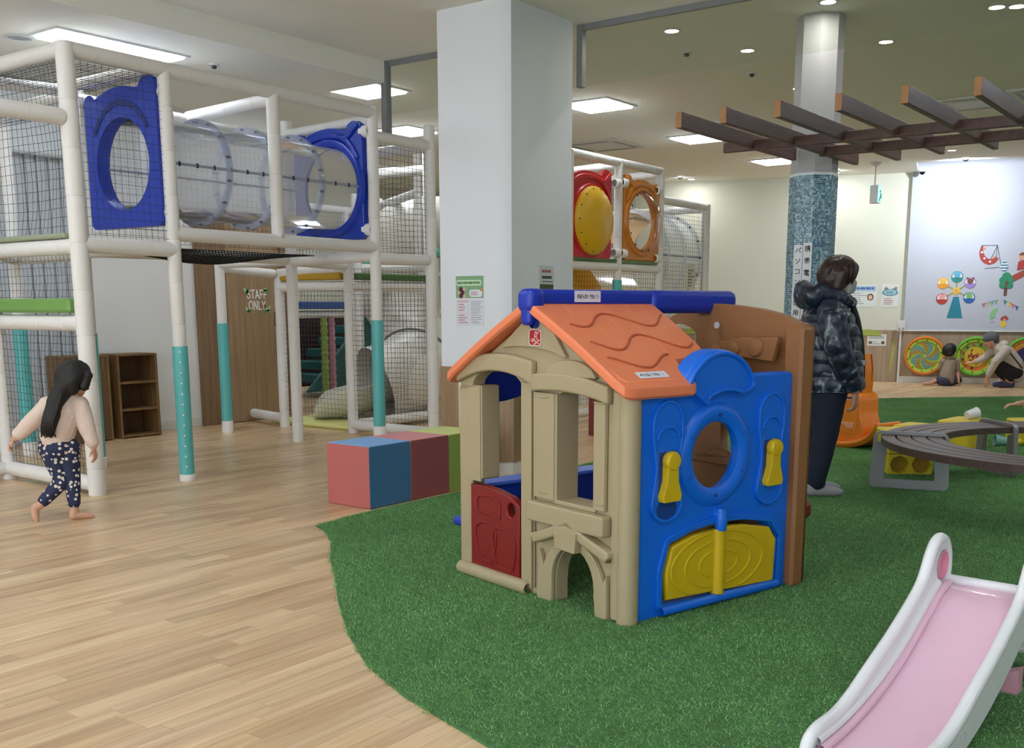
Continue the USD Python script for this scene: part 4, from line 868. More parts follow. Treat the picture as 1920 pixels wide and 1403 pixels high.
# ---- bright blue side
bt = [(1.045, 0), (1.045, 1.005), (1.02, 1.022), (.74, 1.022)]
archpts = [tuple(p) for p in arc(.525, .945, .222, 18, 162, 24, .19)]
bl_out = Polygon([(.058, 0)] + bt + archpts + [(.32, .995), (.058, .995)])
ydoor = Polygon([(.215, .07), (.945, .04), (.955, .25), (.90, .318), (.72, .352), (.55, .362), (.38, .345), (.25, .31), (.215, .20)])
side = bl_out.difference(ell(.517, .680, .19, .172)).difference(ydoor.buffer(.012))
sd = obj('side_wall', onB(bprism(side, .07, .012, 4, -.07)), sky_bl, H, label='bright blue side wall with round porthole')
def on_sd(name, P, h, b, m=None, d=0.0): return obj(name, onB(bprism(P, h, b, 4), d), m or sky_bl, sd)
fan_o = np.vstack([arc(.525, .925, .215, 15, 165, 24, .195)]); 
fan = Polygon(np.vstack([fan_o, [(.325, .985), (.435, .908)], arc(.56, .83, .19, 128, 62, 12, .135), [(.70, .955)]])).buffer(0)
on_sd('fan_moulding', fan.buffer(.006), .022, .012)
on_sd('fan_rim', LineString(np.vstack([fan_o, [(.325, .985), (.435, .908)], arc(.56, .83, .19, 128, 62, 12, .135), [(.70, .955), fan_o[0]]])).buffer(.008), .034, .008)
obj('arch_cap', xf(bprism(Polygon(np.vstack([arc(.525, .945, .222, 14, 166, 26, .192), arc(.525, .945, .17, 166, 14, 26, .14)])), .085, .012, 4, -.075), (0, 0, 0), (1, 0, 0), (0, 0, 1), (0, -1, 0)), sky_bl, sd)
obj('porthole_ring', onB(ring_mesh(.517, .680, .187, [(-.040, -.022), (-.040, .006), (-.022, .018), (.004, .024), (.028, .016), (.044, -.002), (.044, -.02), (0, -.03)], 48)), sky_bl, sd)
on_sd('porthole_lip', ell(.517, .680, .232, .214).difference(ell(.517, .680, .218, .2)), .010, .006)
for a in (88, 28, -30, -92, 150, 208): obj('porthole_stud', onB(lathe([(.012, 0), (.011, .004), (0, .005)], 12, (.517 + .192 * math.cos(math.radians(a)), .680 + .18 * math.sin(math.radians(a)), .018))), drk, sd)
for k, (cx_, b0) in enumerate(((.215, .43), (.885, .43))):
    pad_ = Polygon(np.vstack([arc(cx_, .835, .086, 0, 180, 18, .095), [(cx_ - .085, .78), (cx_ - .062, .65), (cx_ - .085, .52)], arc(cx_, .50, .088, 180, 360, 18, .075), [(cx_ + .085, .52), (cx_ + .062, .65), (cx_ + .085, .78)]]))
    on_sd('paddle_moulding', pad_, .012, .008)
    on_sd('paddle_rim', pad_.exterior.buffer(.006), .018, .006)
    on_sd('paddle_bow', LineString(arc(cx_, .775, .062, 5, 175, 14, .05)).buffer(.006), .020, .006, d=0)
    on_sd('paddle_slot', sbox(cx_ - .052, .53, cx_ + .052, .722), .0135, .002, drk)
    if k == 0: on_sd('paddle_slot', ell(cx_, .478, .062, .045, 24), .0135, .002, drk)
    kn = obj('door_knocker', [onB(lathe([(0, 0), (.036, .004), (.041, .016), (.041, .034), (.034, .044), (0, .046)], 20, (cx_, .685, .012))), onB(bprism(Polygon([(cx_ - .026, .69), (cx_ + .026, .69), (cx_ + .028, .60), (cx_ + .05, .535), (cx_ + .043, .516), (cx_ - .046, .516), (cx_ - .052, .535), (cx_ - .028, .60)]).buffer(.004), .034, .014, 4), .014)], yel, H, label='yellow swinging knocker')
obj('knob', onB(lathe([(0, .05), (.018, .044), (.028, .025), (.03, 0)][::-1], 18, (.548, .415, 0))), sky_bl, sd)
obj('knob_stem', tube([(.548, -.02, .345), (.548, -.024, .40), (.548, -.02, .44)], [.026, .03, .02], 14), sky_bl, sd)
on_sd('opening_rim', ydoor.buffer(.045).difference(ydoor.buffer(.016)).difference(sbox(-1, -1, 2, .045)), .014, .010)
obj('opening_sill', tube([(.19, -.012, .032), (.55, -.02, .036), (.97, -.008, .028)], .022, 12), sky_bl, sd)
# two yellow leaves meeting at a round spine
for s, ang in ((-1, 9), (1, -3)):
    leaf = ydoor.intersection(sbox(.2, .0, .548, .5) if s < 0 else sbox(.548, 0, 1.0, .5)).buffer(-.006)
    parts_ = [xf(bprism(leaf, .03, .010, 4, -.015), (0, 0, 0))]
    L_ = obj('yellow_leaf', xf(cat_(parts_), (0, 0, 0), (1, 0, 0), (0, 0, 1), (0, -1, 0)), yel, H, label='yellow swing door leaf')
    for r in (.30, .215, .125):
        rg = Point(0, 0).buffer(1.0, quad_segs=16); rg = affinity.translate(affinity.scale(rg, r, r * .48), .55, .195).exterior.buffer(.006)
        rg = rg.intersection(leaf.buffer(-.01)).difference(sbox(.50, 0, .60, .5))
        for g in getattr(rg, 'geoms', [rg]):
            if not g.is_empty and g.area > 1e-5: obj('raised_arc', xf(bprism(g, .006, .004, 3, .014), (0, 0, 0), (1, 0, 0), (0, 0, 1), (0, -1, 0)), yel, L_)
obj('leaf_spine', tube([(.548, -.012, .055), (.548, -.012, .35)], .030, 16), yel, H)
# ---- brown far wall with window, knob panel and shelf
bw = Polygon([(-.03, 0), (1.2, 0), (1.2, .98), (1.05, 1.13), (.82, 1.27), (.6, 1.335), (.40, 1.322), (.25, 1.305), (.12, 1.278), (.03, 1.243), (-.03, 1.225)])
bwin = Polygon(np.vstack([[(.98, .62), (.655, .62), (.655, 1.16)], arc(.80, 1.16, .15, 165, 15, 10, .07), [(.98, 1.1)]]))
bw2 = Polygon([(.47, .58), (.12, .58), (.12, .80), (.47, .80)])
onW = lambda m, d=0.0: xf(m, (1.05 - d, 0, 0), (0, 1, 0), (0, 0, 1), (-1, 0, 0))
bwall = obj('far_wall', onW(bprism(bw.difference(bwin).difference(bw2), .055, .014, 4, -.075), -.02), brn, H, label='brown far wall with round knob panel')
obj('wall_return', [cbox((1.035, -.045, 0), (1.125, .06, 1.225), .014)], brn, H, label='brown corner return')
obj('knob_panel', onW(bprism(Polygon([(.50, 1.135), (.30, 1.172), (.085, 1.178), (.115, 1.06), (.30, 1.075), (.46, 1.085)]), .025, .01), -.0), brn, bwall)
for v, z, r in ((.455, 1.105, .034), (.345, 1.118, .038), (.215, 1.125, .046)): obj('round_knob', onW(lathe([(r, 0), (r, .008), (r * .85, .017), (r * .5, .021), (0, .022)], 22, (v, z, 0)), .022), brn, bwall)
obj('pale_plug', onW(lathe([(.018, 0), (.016, .004), (0, .005)], 14, (.48, 1.225, 0)), .002), mat('plug_pale', 'b9b3bd', .5), bwall)
obj('shelf', cbox((.93, .08, .555), (1.03, .52, .585), .008), brn, bwall)
obj('wall_boss', onW(bprism(ell(.42, .42, .16, .2, 28), .03, .02), 0), brn, bwall)
obj('crescent', onW(bprism(ell(.40, 1.0, .13, .045, 26), .02, .012), 0), brn, bwall)
# ---- blue rear side with low table wall, fascia and bench
obj('rear_fascia', xf(bprism(Polygon([(.05, .84), (.16, .842), (.25, .848), (.33, .862), (.42, .89), (.55, .90), (.70, .86), (.85, .845), (1.03, .84), (1.03, 1.0), (.05, 1.0)]), .05, .012), (0, 1.2, 0), (1, 0, 0), (0, 0, 1), (0, -1, 0)), dk_bl, H, label='royal blue rear fascia with wavy edge')
tb = obj('rear_table', xf(bprism(Polygon([(.04, 0), (.12, 0), (.14, .16), (.92, .16), (.94, 0), (1.03, 0), (1.03, .425), (.74, .425), (.72, .41), (.62, .41), (.60, .425), (.04, .425)]), .06, .014), (0, 1.23, 0), (1, 0, 0), (0, 0, 1), (0, -1, 0)), mat('rear_blue', '1f52e0', .38), H, label='royal blue rear half wall and table')
obj('table_top', cbox((.06, 1.14, .415), (1.02, 1.30, .44), .012), mat('table_blue', '3a6cf0', .4), tb)
obj('bench_seat', cbox((.05, 1.235, .205), (1.0, 1.36, .25), .014), dk_bl, H, label='royal blue bench seat'); obj('bench_leg', [cbox((.10, 1.235, 0), (.16, 1.32, .21), .01)], dk_bl, H); obj('bench_leg', [cbox((.88, 1.235, 0), (.94, 1.32, .21), .01)], dk_bl, H)
obj('side_ledge', cbox((1.12, .02, .30), (1.27, .75, .385), .02), mat('ledge_red', '7a1a1c', .5), H, label='dark red ledge outside the brown wall')
# ---- roof slopes: curved slabs with wavy tile lips
def roof_z(v): t = (v + .03) / .645; return 1.0 + .352 * t + .012 * math.sin(PI * min(max(t, 0), 1))
rp1 = Polygon([(-.055, .03), (-.045, -.02), (-.02, -.032), (.335, -.032), (.352, -.02), (.385, .135), (.60, .145), (.63, .23), (.688, .615), (-.05, .615)])
def bend_strips(poly, th, mirror):
    v0, v1 = poly.bounds[1], poly.bounds[3]; ys = np.linspace(v0, v1, 22); V, F = [], []; o = 0
    # top and bottom skins in strips, sides from the outline
    for k in range(len(ys) - 1):
        g0 = poly.intersection(sbox(-9, ys[k], 9, ys[k + 1]))
        for g in getattr(g0, 'geoms', [g0]):
            if g.is_empty or g.geom_type != 'Polygon': continue
            pv, pf = trimesh.creation.triangulate_polygon(g, engine='earcut'); pv = np.asarray(pv)[:, :2]; pf = np.asarray(pf)
            a = pv[pf]; s = (a[:, 1, 0] - a[:, 0, 0]) * (a[:, 2, 1] - a[:, 0, 1]) - (a[:, 1, 1] - a[:, 0, 1]) * (a[:, 2, 0] - a[:, 0, 0]); pf = np.where((s < 0)[:, None], pf[:, ::-1], pf)
            zt = np.array([roof_z(y) for y in pv[:, 1]])
            V += [np.column_stack([pv, zt]), np.column_stack([pv, zt - th])]; F += [pf + o, pf[:, ::-1] + o + len(pv)]; o += 2 * len(pv)
    ex = np.array(poly.segmentize(.03).exterior.coords)[:-1]
    if not poly.exterior.is_ccw: ex = ex[::-1]
    n = len(ex); zt = np.array([roof_z(y) for y in ex[:, 1]]); ou = offring(ex, -.010)
    L = [np.column_stack([ex, zt]), np.column_stack([offring(ex, -.007), zt - .004]), np.column_stack([ou, zt - .014]), np.column_stack([ou, zt - th + .01]), np.column_stack([ex, zt - th])]
    V += L
    for i in range(4):
        for q in range(n):
            r = (q + 1) % n; A = o + i * n; B = A + n; F += [np.array([[A + q, B + q, B + r], [A + q, B + r, A + r]])]
    V = np.vstack(V); F = np.vstack(F)
    if mirror: V[:, 1] = 1.2 - V[:, 1]; F = F[:, ::-1]
    m = tm(V, F); m.merge_vertices(); return m
def on_roof(line, w, h, mirror=False):
    g = line.buffer(w)
    m = bprism(g.segmentize(.02), h, h * .6, 3); v = np.array(m.vertices); v[:, 2] += [roof_z(y) - .001 for y in v[:, 1]]; f = m.faces
    if mirror: v[:, 1] = 1.2 - v[:, 1]; f = f[:, ::-1]
    return tm(v, f)
for mir in (False, True):
    rs = obj('roof_slope', bend_strips(rp1, .05, mir), org, H, label='orange roof slope with wavy tiles' if not mir else None)
    for (v0, ph) in ((.42, 0), (.25, .05), (.118, .1)):
        us = np.linspace(.02, .64 if v0 > .1 else .56, 40); vs = v0 + (.052 if v0 > .2 else .040) * np.sin((us - .20 - ph) / .40 * 2 * PI + .3)
        ln = LineString(np.column_stack([us, vs])).intersection(rp1.buffer(-.025))
        for g in getattr(ln, 'geoms', [ln]):
            if g.length > .05: obj('tile_lip', on_roof(g, .0045, .007, mir), mat('roof_orange_edge', 'b04d26', .5), rs)
    for k, u in enumerate((.10, .22, .34, .46, .57)):
        for (a, b) in ((.03, .10), (.14, .27), (.31, .44), (.48, .60)):
            uu = u + (.05 if int(a * 10) % 2 else 0) + .03 * (a - .3)
            ln = LineString([(uu, a), (uu + .02, b)]).intersection(rp1.buffer(-.03))
            if not ln.is_empty and ln.length > .03: obj('tile_joint', on_roof(ln, .002, .0025, mir), mat('roof_orange_light', 'ee8a58', .5), rs)
    obj('eave_lip', on_roof(LineString([(-.035, .60), (-.03, .02), (-.012, .0), (.33, .0)]), .004, .005, mir), MATS['roof_orange_light'], rs)
# ---- ridge beam
rb = obj('ridge_beam', [rbox((.0, .562, 1.318), (.70, .638, 1.392), .022), rbox((.67, .545, 1.283), (1.28, .655, 1.394), .036)], dk_bl, H, label='royal blue ridge beam')
obj('beam_hook', [rbox((-.075, .548, 1.29), (.02, .652, 1.394), .03), rbox((-.068, .565, 1.235), (-.01, .632, 1.32), .018), tube([(-.04, .578, 1.245), (.0, .578, 1.245)], .022, 14)], dk_bl, rb)
obj('beam_foot', cbox((1.09, .55, 1.262), (1.18, .65, 1.30), .01), dk_bl, rb)
lab = mat('label_white', 'd9d6e2', .7)
n1 = obj('handwritten_label', cbox((.19, .5595, 1.336), (.345, .5635, 1.386), .0003), lab, H, label='white handwritten label on the ridge beam')
obj('handwriting', xf(kana(['no', 'bo', 'ra', 'na', 'i', 'de', 'ne', '!', '!'], .022, .9, .0, wx=.66), (.203, .5594, 1.350), (1, 0, 0), (0, 0, 1), (0, -1, 0)), ink, n1, kind='stuff', smooth=False)
zl, dz = roof_z(.055), (roof_z(.075) - roof_z(.035)) / .04; nl = math.hypot(1, dz); Ay = (0, 1 / nl, dz / nl); Az = (0, -dz / nl, 1 / nl)
n2 = obj('handwritten_label', xf(bprism(rrect(.075, -.022, .245, .022, .003), .0012, .0003), (0, .035, roof_z(.035) + .001), (1, 0, 0), Ay, Az), lab, H, label='white handwritten label on the roof edge')
obj('handwriting', xf(kana(['no', 'ra', 'na', 'i', 'de', 'ne', '!', '!'], .021, .9, .001, wx=.8), (.09, .0245, roof_z(.0245) + .0024), (1, 0, 0), Ay, Az), ink, n2, kind='stuff', smooth=False)

# ================================================================ OTHER THINGS ON THE TURF
# ---- pink and white slide: local x runs down the chute
SL = thing('toddler_slide', 'small white and pink plastic slide on the turf in front', 'slide', (3.75, .79, 0), 175.2)
pw = mat('slide_white', 'e6e7ea', .35, coat=.2); pk = mat('slide_pink', 'e8c0d4', .28, coat=.35); pk2 = mat('slide_rose', 'd98aa2', .35)
chute = spline([(-.085, .335), (0, .328), (.10, .285), (.25, .205), (.45, .118), (.65, .062), (.82, .036), (.95, .028)], 40)
HW = .150
def ribbon(prof, y0, y1, th, m_=None):
    p = np.asarray(prof); t = np.gradient(p, axis=0); t /= np.linalg.norm(t, axis=1, keepdims=True); n = np.column_stack([-t[:, 1], t[:, 0]])
    lo = p - n * th; k = len(p); V = np.concatenate([np.column_stack([q[:, 0], np.full(k, y), q[:, 1]]) for q in (p, lo) for y in (y0, y1)]); F = []
    for i in range(k - 1):
        j = i + 1
        F += [[i, j, k + j], [i, k + j, k + i], [2 * k + i, 3 * k + j, 2 * k + j], [2 * k + i, 3 * k + i, 3 * k + j], [i, 2 * k + j, j], [i, 2 * k + i, 2 * k + j], [k + i, k + j, 3 * k + j], [k + i, 3 * k + j, 3 * k + i]]
    for i in (0, k - 1): F += [[i, k + i, 3 * k + i], [i, 3 * k + i, 2 * k + i]]
    m = tm(V, F)
    return m
bed = obj('chute_bed', ribbon(chute, -HW + .01, HW - .01, .02), pk, SL, label='pink sliding chute')
for s in (-1, 1):
    low = chute + np.array([0, 0]); inner = obj('chute_lip', tube(np.column_stack([chute[2:, 0], np.full(38, s * (HW - .022)), chute[2:, 1] + .012]), .014, 10), pk, bed)
    railp = spline([(-.095, .34), (-.095, .43), (-.055, .492), (.0, .505), (.05, .478), (.12, .385), (.22, .318), (.358, .25), (.565, .165), (.70, .112), (.82, .088), (.92, .082), (.97, .055), (.98, .015)], 70)
    sp = Polygon(np.vstack([railp, [(.97, .0)], chute[::-1] - [0, .045], [(-.095, .29)]])).buffer(0)
    sp = max(getattr(sp, 'geoms', [sp]), key=lambda g: g.area)
    sdw = obj('side_rail', xf(bprism(sp.difference(ell(-.02, .41, .045, .055, 30)), .03, .01, 4, -.015), (0, s * (HW + .012), 0), (1, 0, 0), (0, 0, 1), (0, -1, 0)), pw, SL)
    obj('rail_rim', tube(np.column_stack([railp[:, 0], np.full(70, s * (HW + .012)), railp[:, 1]]), .021, 12), pw, sdw)
    obj('porthole', xf(lathe([(.054, .017), (.046, .02), (.038, .008), (.025, .002), (0, .0)], 30), (-.02, s * (HW + .012), .41), (1, 0, 0), (0, 0, 1), (0, -s, 0)), pk2, sdw, label='rose pink round panel')
    obj('porthole', xf(lathe([(.054, .017), (.046, .02), (.038, .008), (.025, .002), (0, .0)], 30), (-.02, s * (HW + .012), .41), (1, 0, 0), (0, 0, 1), (0, s, 0)), pk2, sdw, label='rose pink round panel')
    obj('white_seam', tube(np.column_stack([chute[4:, 0], np.full(36, s * (HW - .006)), chute[4:, 1] + .035]), .014, 10), pw, sdw)
    for q in (.40, .66): obj('bolt_recess', xf(lathe([(.016, 0), (.016, .003), (.008, .003), (0, .001)], 14), (q, s * (HW + .028), np.interp(q, chute[:, 0], chute[:, 1]) + .015), (1, 0, 0), (0, 0, 1), (0, -s, 0)), mat('recess_grey', 'b4b6ba', .4), sdw)
obj('top_bar', tube([(-.09, -HW, .345), (-.09, HW, .345)], .018, 12), pw, SL)
for z, x in ((.235, -.15), (.12, -.21)):
    obj('ladder_step', cbox((x - .06, -HW, z - .018), (x + .06, HW, z + .018), .012), pw, SL)
for s in (-1, 1): obj('ladder_side', xf(bprism(Polygon([(-.10, .35), (-.04, .32), (-.16, 0), (-.29, 0), (-.26, .05)]), .03, .01, 3, -.015), (0, s * (HW + .012), 0), (1, 0, 0), (0, 0, 1), (0, -1, 0)), pw, SL)
obj('base_brace', xf(bprism(Polygon(np.vstack([[(-HW, 0.0), (-HW, .10)], spline([(-HW, .10), (0, .06), (HW, .10)], 14), [(HW, 0.0)]])), .05, .012), (-.02, 0, 0.0), (0, 1, 0), (0, 0, 1), (1, 0, 0)), mat('slide_dusty_pink', 'cf9aa8', .45), SL)

# ---- ring bench of brown slats on grey loop legs
RB = thing('ring_bench', 'curved bench of brown slats on grey metal loop legs', 'bench', (7.93, 1.03, 0))
slat_m = wood('bench_slats', [(.25, '463733'), (.5, '55433e'), (.75, '665049')], (18, 18, 18), rough=.42, tone=False); leg_m = mat('bench_grey', '8e9092', .42, metal=.3)
A0, A1 = 15, 262
edges_ = np.linspace(.965, 1.385, 5)
for k in range(4):
    r0, r1 = edges_[k] + .005, edges_[k + 1] - .005; n = 60; a = np.radians(np.linspace(A0, A1, n)); rc = (r0 + r1) / 2
    obj('slat', sweep(np.column_stack([rc * np.cos(a), rc * np.sin(a), np.full(n, .375)]), [(-(r1 - r0) / 2, -.025), ((r1 - r0) / 2, -.025), ((r1 - r0) / 2, .021), ((r1 - r0) / 2 - .004, .025), (-(r1 - r0) / 2 + .004, .025), (-(r1 - r0) / 2, .021)]), slat_m, RB)
for a in (104, 43, 186, 236):
    t = math.radians(a); rad = np.array([math.cos(t), math.sin(t)])
    outer = Polygon([(.90, 0), (1.45, 0), (1.43, .425), (.92, .425)]).buffer(-.055).buffer(.055, quad_segs=6)
    inner = Polygon([(1.0, .075), (1.35, .075), (1.335, .33), (1.405, .35), (1.405, .402), (.945, .402), (.945, .35), (1.01, .33)]).buffer(.012).buffer(-.024).buffer(.012)
    m = xf(bprism(outer.difference(inner), .036, .008, 3, -.018), (0, 0, 0), (rad[0], rad[1], 0), (0, 0, 1), (rad[1], -rad[0], 0))
    obj('loop_leg', m, leg_m, RB)

# ---- yellow step blocks with round cells inside and beyond the ring bench
ybl = mat('block_yellow', 'd8c226', .5, bump=.0005, bscale=120); ydk = mat('block_cell', 'a9820c', .6)
def cell_block(loc, rot, label, sx, sy, sz, rows, cols):
    T = thing('yellow_block', label, 'block', loc, rot, 'yellow step blocks')
    holes = [ell(-sx / 2 + (c + .5) * sx / cols, (r + .5) * sz / rows, sx / cols * .44, sz / rows * .42, 8) for r in range(rows) for c in range(cols)]
    P = sbox(-sx / 2, 0, sx / 2, sz)
    for h in holes: P = P.difference(h)
    obj('cell_face', xf(bprism(P, .06, .006), (0, -sy / 2 + .06, 0), (1, 0, 0), (0, 0, 1), (0, -1, 0)), ybl, T)
    obj('body', cbox((-sx / 2, -sy / 2 + .062, 0), (sx / 2, sy / 2, sz), .012), ybl, T)
    for h in holes:
        x, z = h.centroid.coords[0]; obj('round_cell', xf(lathe([(sx / cols * .46, -.028), (0, -.03)], 8), (x, -sy / 2 + .03, z), (1, 0, 0), (0, 0, 1), (0, -1, 0)), ydk, T)
    if rows > 1: obj('seam', cbox((-sx / 2 - .001, -sy / 2 - .001, sz / 2 - .003), (sx / 2 + .001, sy / 2, sz / 2 + .003), 0), mat('block_seam', '6f5a0a', .7), T)
    return T
cell_block((8.50, 2.47, 0), -57, 'yellow block with two rows of round cells under the bench', .34, .42, .34, 2, 2)
def plain_block(loc, rot, label, sx, sy, sz, notch=False):
    T = thing('yellow_block', label, 'block', loc, rot, 'yellow step blocks')
    obj('body', cbox((-sx / 2, -sy / 2, 0), (sx / 2, sy / 2, sz), .015), ybl, T)
    obj('cell_face', xf(bprism(sbox(-sx / 2 + .03, .03, sx / 2 - .03, sz - .03).difference(ell(0, sz / 2, min(sx, sz) * .30, None, 24)), .008, .003), (0, -sy / 2, 0), (1, 0, 0), (0, 0, 1), (0, -1, 0)), ybl, T)
    return T
plain_block((9.71, 2.72, 0), -7, 'low yellow block behind the bench, left of the taller yellow block', .36, .30, .255)
plain_block((10.20, 2.43, 0), -7, 'tall yellow block behind the bench with a white cup on top', .50, .30, .28)
plain_block((11.2, 1.70, 0), -52, 'long yellow block behind the bench at the right edge', 1.1, .3, .24)
def cup(loc, rz_, tilt, label, m_):
    T = thing('cup', label, 'cup', loc, rz_)
    body = lathe([(0, 0), (.036, 0), (.038, .004), (.052, .11), (.054, .114), (.050, .114), (.036, .008), (0, .006)], 26)
    R = trimesh.transformations.rotation_matrix(math.radians(tilt), [0, 1, 0]); body.apply_transform(R); body.apply_translation((0, 0, -body.bounds[0][2]))
    rim = ring_mesh(0, 0, .053, circ(.003, 6), 26); rim.apply_translation((0, 0, .114)); rim.apply_transform(R)
    b0 = lathe([(0, 0), (.036, 0), (.038, .004), (.052, .11), (.054, .114)], 26); b0.apply_transform(R); rim.apply_translation((0, 0, -b0.bounds[0][2]))
    obj('body', body, m_, T); obj('rim', rim, m_, T)
    return T
cup((10.17, 2.40, .28), -40, 78, 'white cup lying on the tall yellow block', mat('cup_white', 'd9d8df', .4))
cup((10.60, 2.12, .008), 120, 84, 'pale teal cup lying on the turf by the long yellow block', mat('cup_teal', '86b3ae', .45))
T = thing('toy_piece', 'small yellow round toy beside the pale teal cup', 'toy', (10.70, 2.03, .0)); obj('ball', ico((0, 0, .04), .038, 2, (1.2, 1, .9)), ybl, T)
T = thing('toy_piece', 'flat yellow disc lying on the turf inside the ring bench', 'toy', (9.55, 1.92, .012)); obj('disc', lathe([(0, .012), (.05, .012), (.055, .006), (.05, 0), (0, 0)][::-1], 24), ybl, T)
T = thing('toy_piece', 'small black toy beside the long yellow block', 'toy', (10.60, 1.86, .01)); obj('block', cbox((-.03, -.03, 0), (.03, .03, .05), .008), mat('toy_black', '202224', .5), T)

# ---- orange whale rocker seen end-on behind the standing adult
RK = thing('rocker_toy', 'orange plastic rocking toy with raised tail behind the standing adult', 'rocking toy', (9.75, 3.34, 0), -106)
orp = mat('rocker_orange', 'ea8422', .38, coat=.2)
prof = spline([(-.33, .14), (-.26, .08), (0, .05), (.22, .09), (.24, .20), (.20, .34), (.18, .50), (.04, .535), (-.12, .50), (-.22, .40), (-.28, .27), (-.35, .22)], 70, closed=True)
hull_ = obj('rocker_body', xf(bprism(Polygon(prof).buffer(0), .27, .05, 5, -.135), (0, 0, 0), (1, 0, 0), (0, 0, 1), (0, -1, 0)), orp, RK)
base_c = spline([(-.40, .215), (-.33, .11), (-.18, .05), (0, .03), (.18, .055), (.32, .125), (.40, .235)], 40)
obj('rocker_base', bprism(LineString(base_c).buffer(.028, quad_segs=4), .36, .018, 4, -.18).apply_transform(np.array([[1., 0, 0, 0], [0, 0, -1, 0], [0, 1, 0, 0], [0, 0, 0, 1]])), orp, RK)
for s in (-1, 1): obj('rocker_rim', tube(np.column_stack([base_c[:, 0], np.full(40, s * .17), base_c[:, 1] + .012]), .024, 10), orp, hull_)
tail = spline([(.10, .48), (.12, .60), (.13, .72), (.12, .82), (.11, .87)], 20)
obj('tail', sweep(np.column_stack([tail[:, 0], np.zeros(20), tail[:, 1]]), np.array(rrect(-.125, -.05, .125, .05, .045).exterior.coords)[:-1][::2], scale=np.linspace(1.0, .72, 20)), orp, hull_)
obj('tail_groove', tube(np.column_stack([tail[:, 0] + .036, np.full(20, .05), tail[:, 1]]), .008, 8), mat('rocker_dark', '7a3a12', .5), hull_)
obj('seat_ledge', cbox((-.16, -.12, .52), (.08, .12, .56), .018), orp, hull_)
fx = lambda m: xf(m, (-.03, -.134, 0), (1, 0, 0), (0, 0, 1), (0, -1, 0))
obj('eye', fx(lathe([(.042, 0), (.04, .006), (.018, .008), (0, .008)], 20, (-.10, .375, 0))), mat('eye_white', 'e2e0dc', .4), hull_); obj('pupil', fx(lathe([(.02, .007), (.018, .012), (0, .013)], 16, (-.10, .37, 0))), ink, hull_)
obj('brow_plate', fx(bprism(rrect(.03, .45, .17, .50, .008), .006, .002)), mat('plate_pale', 'dba48a', .5), hull_); obj('plate_print', fx(bprism(rrect(.045, .465, .14, .483, .004), .002, .0005, z0=.006)), mat('plate_maroon', '4a1d1f', .6), hull_)
obj('hand_slot', fx(bprism(Polygon([(.03, .24), (.16, .24), (.15, .20), (.10, .19)]).buffer(.006), .012, .004)), mat('rocker_pale', 'e9a27e', .45), hull_)
obj('side_panel', fx(bprism(rrect(.01, .14, .19, .44, .03), .006, .004)), orp, hull_)
for z in (.26, .235): obj('mouth_line', fx(bprism(LineString([(-.30, z), (-.2, z - .012), (-.12, z - .005)]).buffer(.006), .008, .003)), orp, hull_)

# ================================================================ CUSHIONS, SHELVES
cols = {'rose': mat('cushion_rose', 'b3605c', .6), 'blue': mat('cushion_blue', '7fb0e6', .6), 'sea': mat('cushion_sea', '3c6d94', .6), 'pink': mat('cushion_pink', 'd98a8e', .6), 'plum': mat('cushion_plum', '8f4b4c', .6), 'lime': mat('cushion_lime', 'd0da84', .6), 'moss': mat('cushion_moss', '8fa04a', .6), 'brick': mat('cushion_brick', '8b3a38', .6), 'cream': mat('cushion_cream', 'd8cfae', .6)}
def cushion(loc, label, top_, front_, left_):
    T = thing('cube_cushion', label, 'cushion', loc, 0, 'cube cushions')
    s, h, e = .398, .415, .008
    obj('core', cbox((.006, .006, .002), (s - .006, s - .006, h - .006), .02), front_, T)
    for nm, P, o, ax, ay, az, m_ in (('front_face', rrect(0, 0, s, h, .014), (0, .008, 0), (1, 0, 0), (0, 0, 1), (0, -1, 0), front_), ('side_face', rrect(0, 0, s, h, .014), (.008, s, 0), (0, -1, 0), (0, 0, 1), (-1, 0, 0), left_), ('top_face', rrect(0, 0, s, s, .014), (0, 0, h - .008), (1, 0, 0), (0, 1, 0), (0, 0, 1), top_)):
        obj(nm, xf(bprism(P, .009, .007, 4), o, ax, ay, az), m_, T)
    obj('back_face', cbox((.004, s - .008, .002), (s - .004, s, h - .004), .004), front_, T)
    return T
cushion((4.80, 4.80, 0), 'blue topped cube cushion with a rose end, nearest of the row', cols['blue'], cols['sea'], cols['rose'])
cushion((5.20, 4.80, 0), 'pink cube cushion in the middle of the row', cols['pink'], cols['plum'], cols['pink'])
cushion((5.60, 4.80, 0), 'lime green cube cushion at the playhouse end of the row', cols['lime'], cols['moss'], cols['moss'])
cushion((9.0, 5.42, 0), 'brick red cube cushion behind the pillar seen through the playhouse window', cols['cream'], cols['brick'], cols['brick'])
shelf_w = wood('shelf_wood', [(.25, '5e4527'), (.5, '765833'), (.75, '8a6a40')], (20, 20, 1.5), rough=.5, tone=False)
shelf_in = wood('shelf_wood_inner', [(.25, '4f3a22'), (.5, '62492b'), (.75, '735634')], (20, 20, 1.5), rough=.55, tone=False)
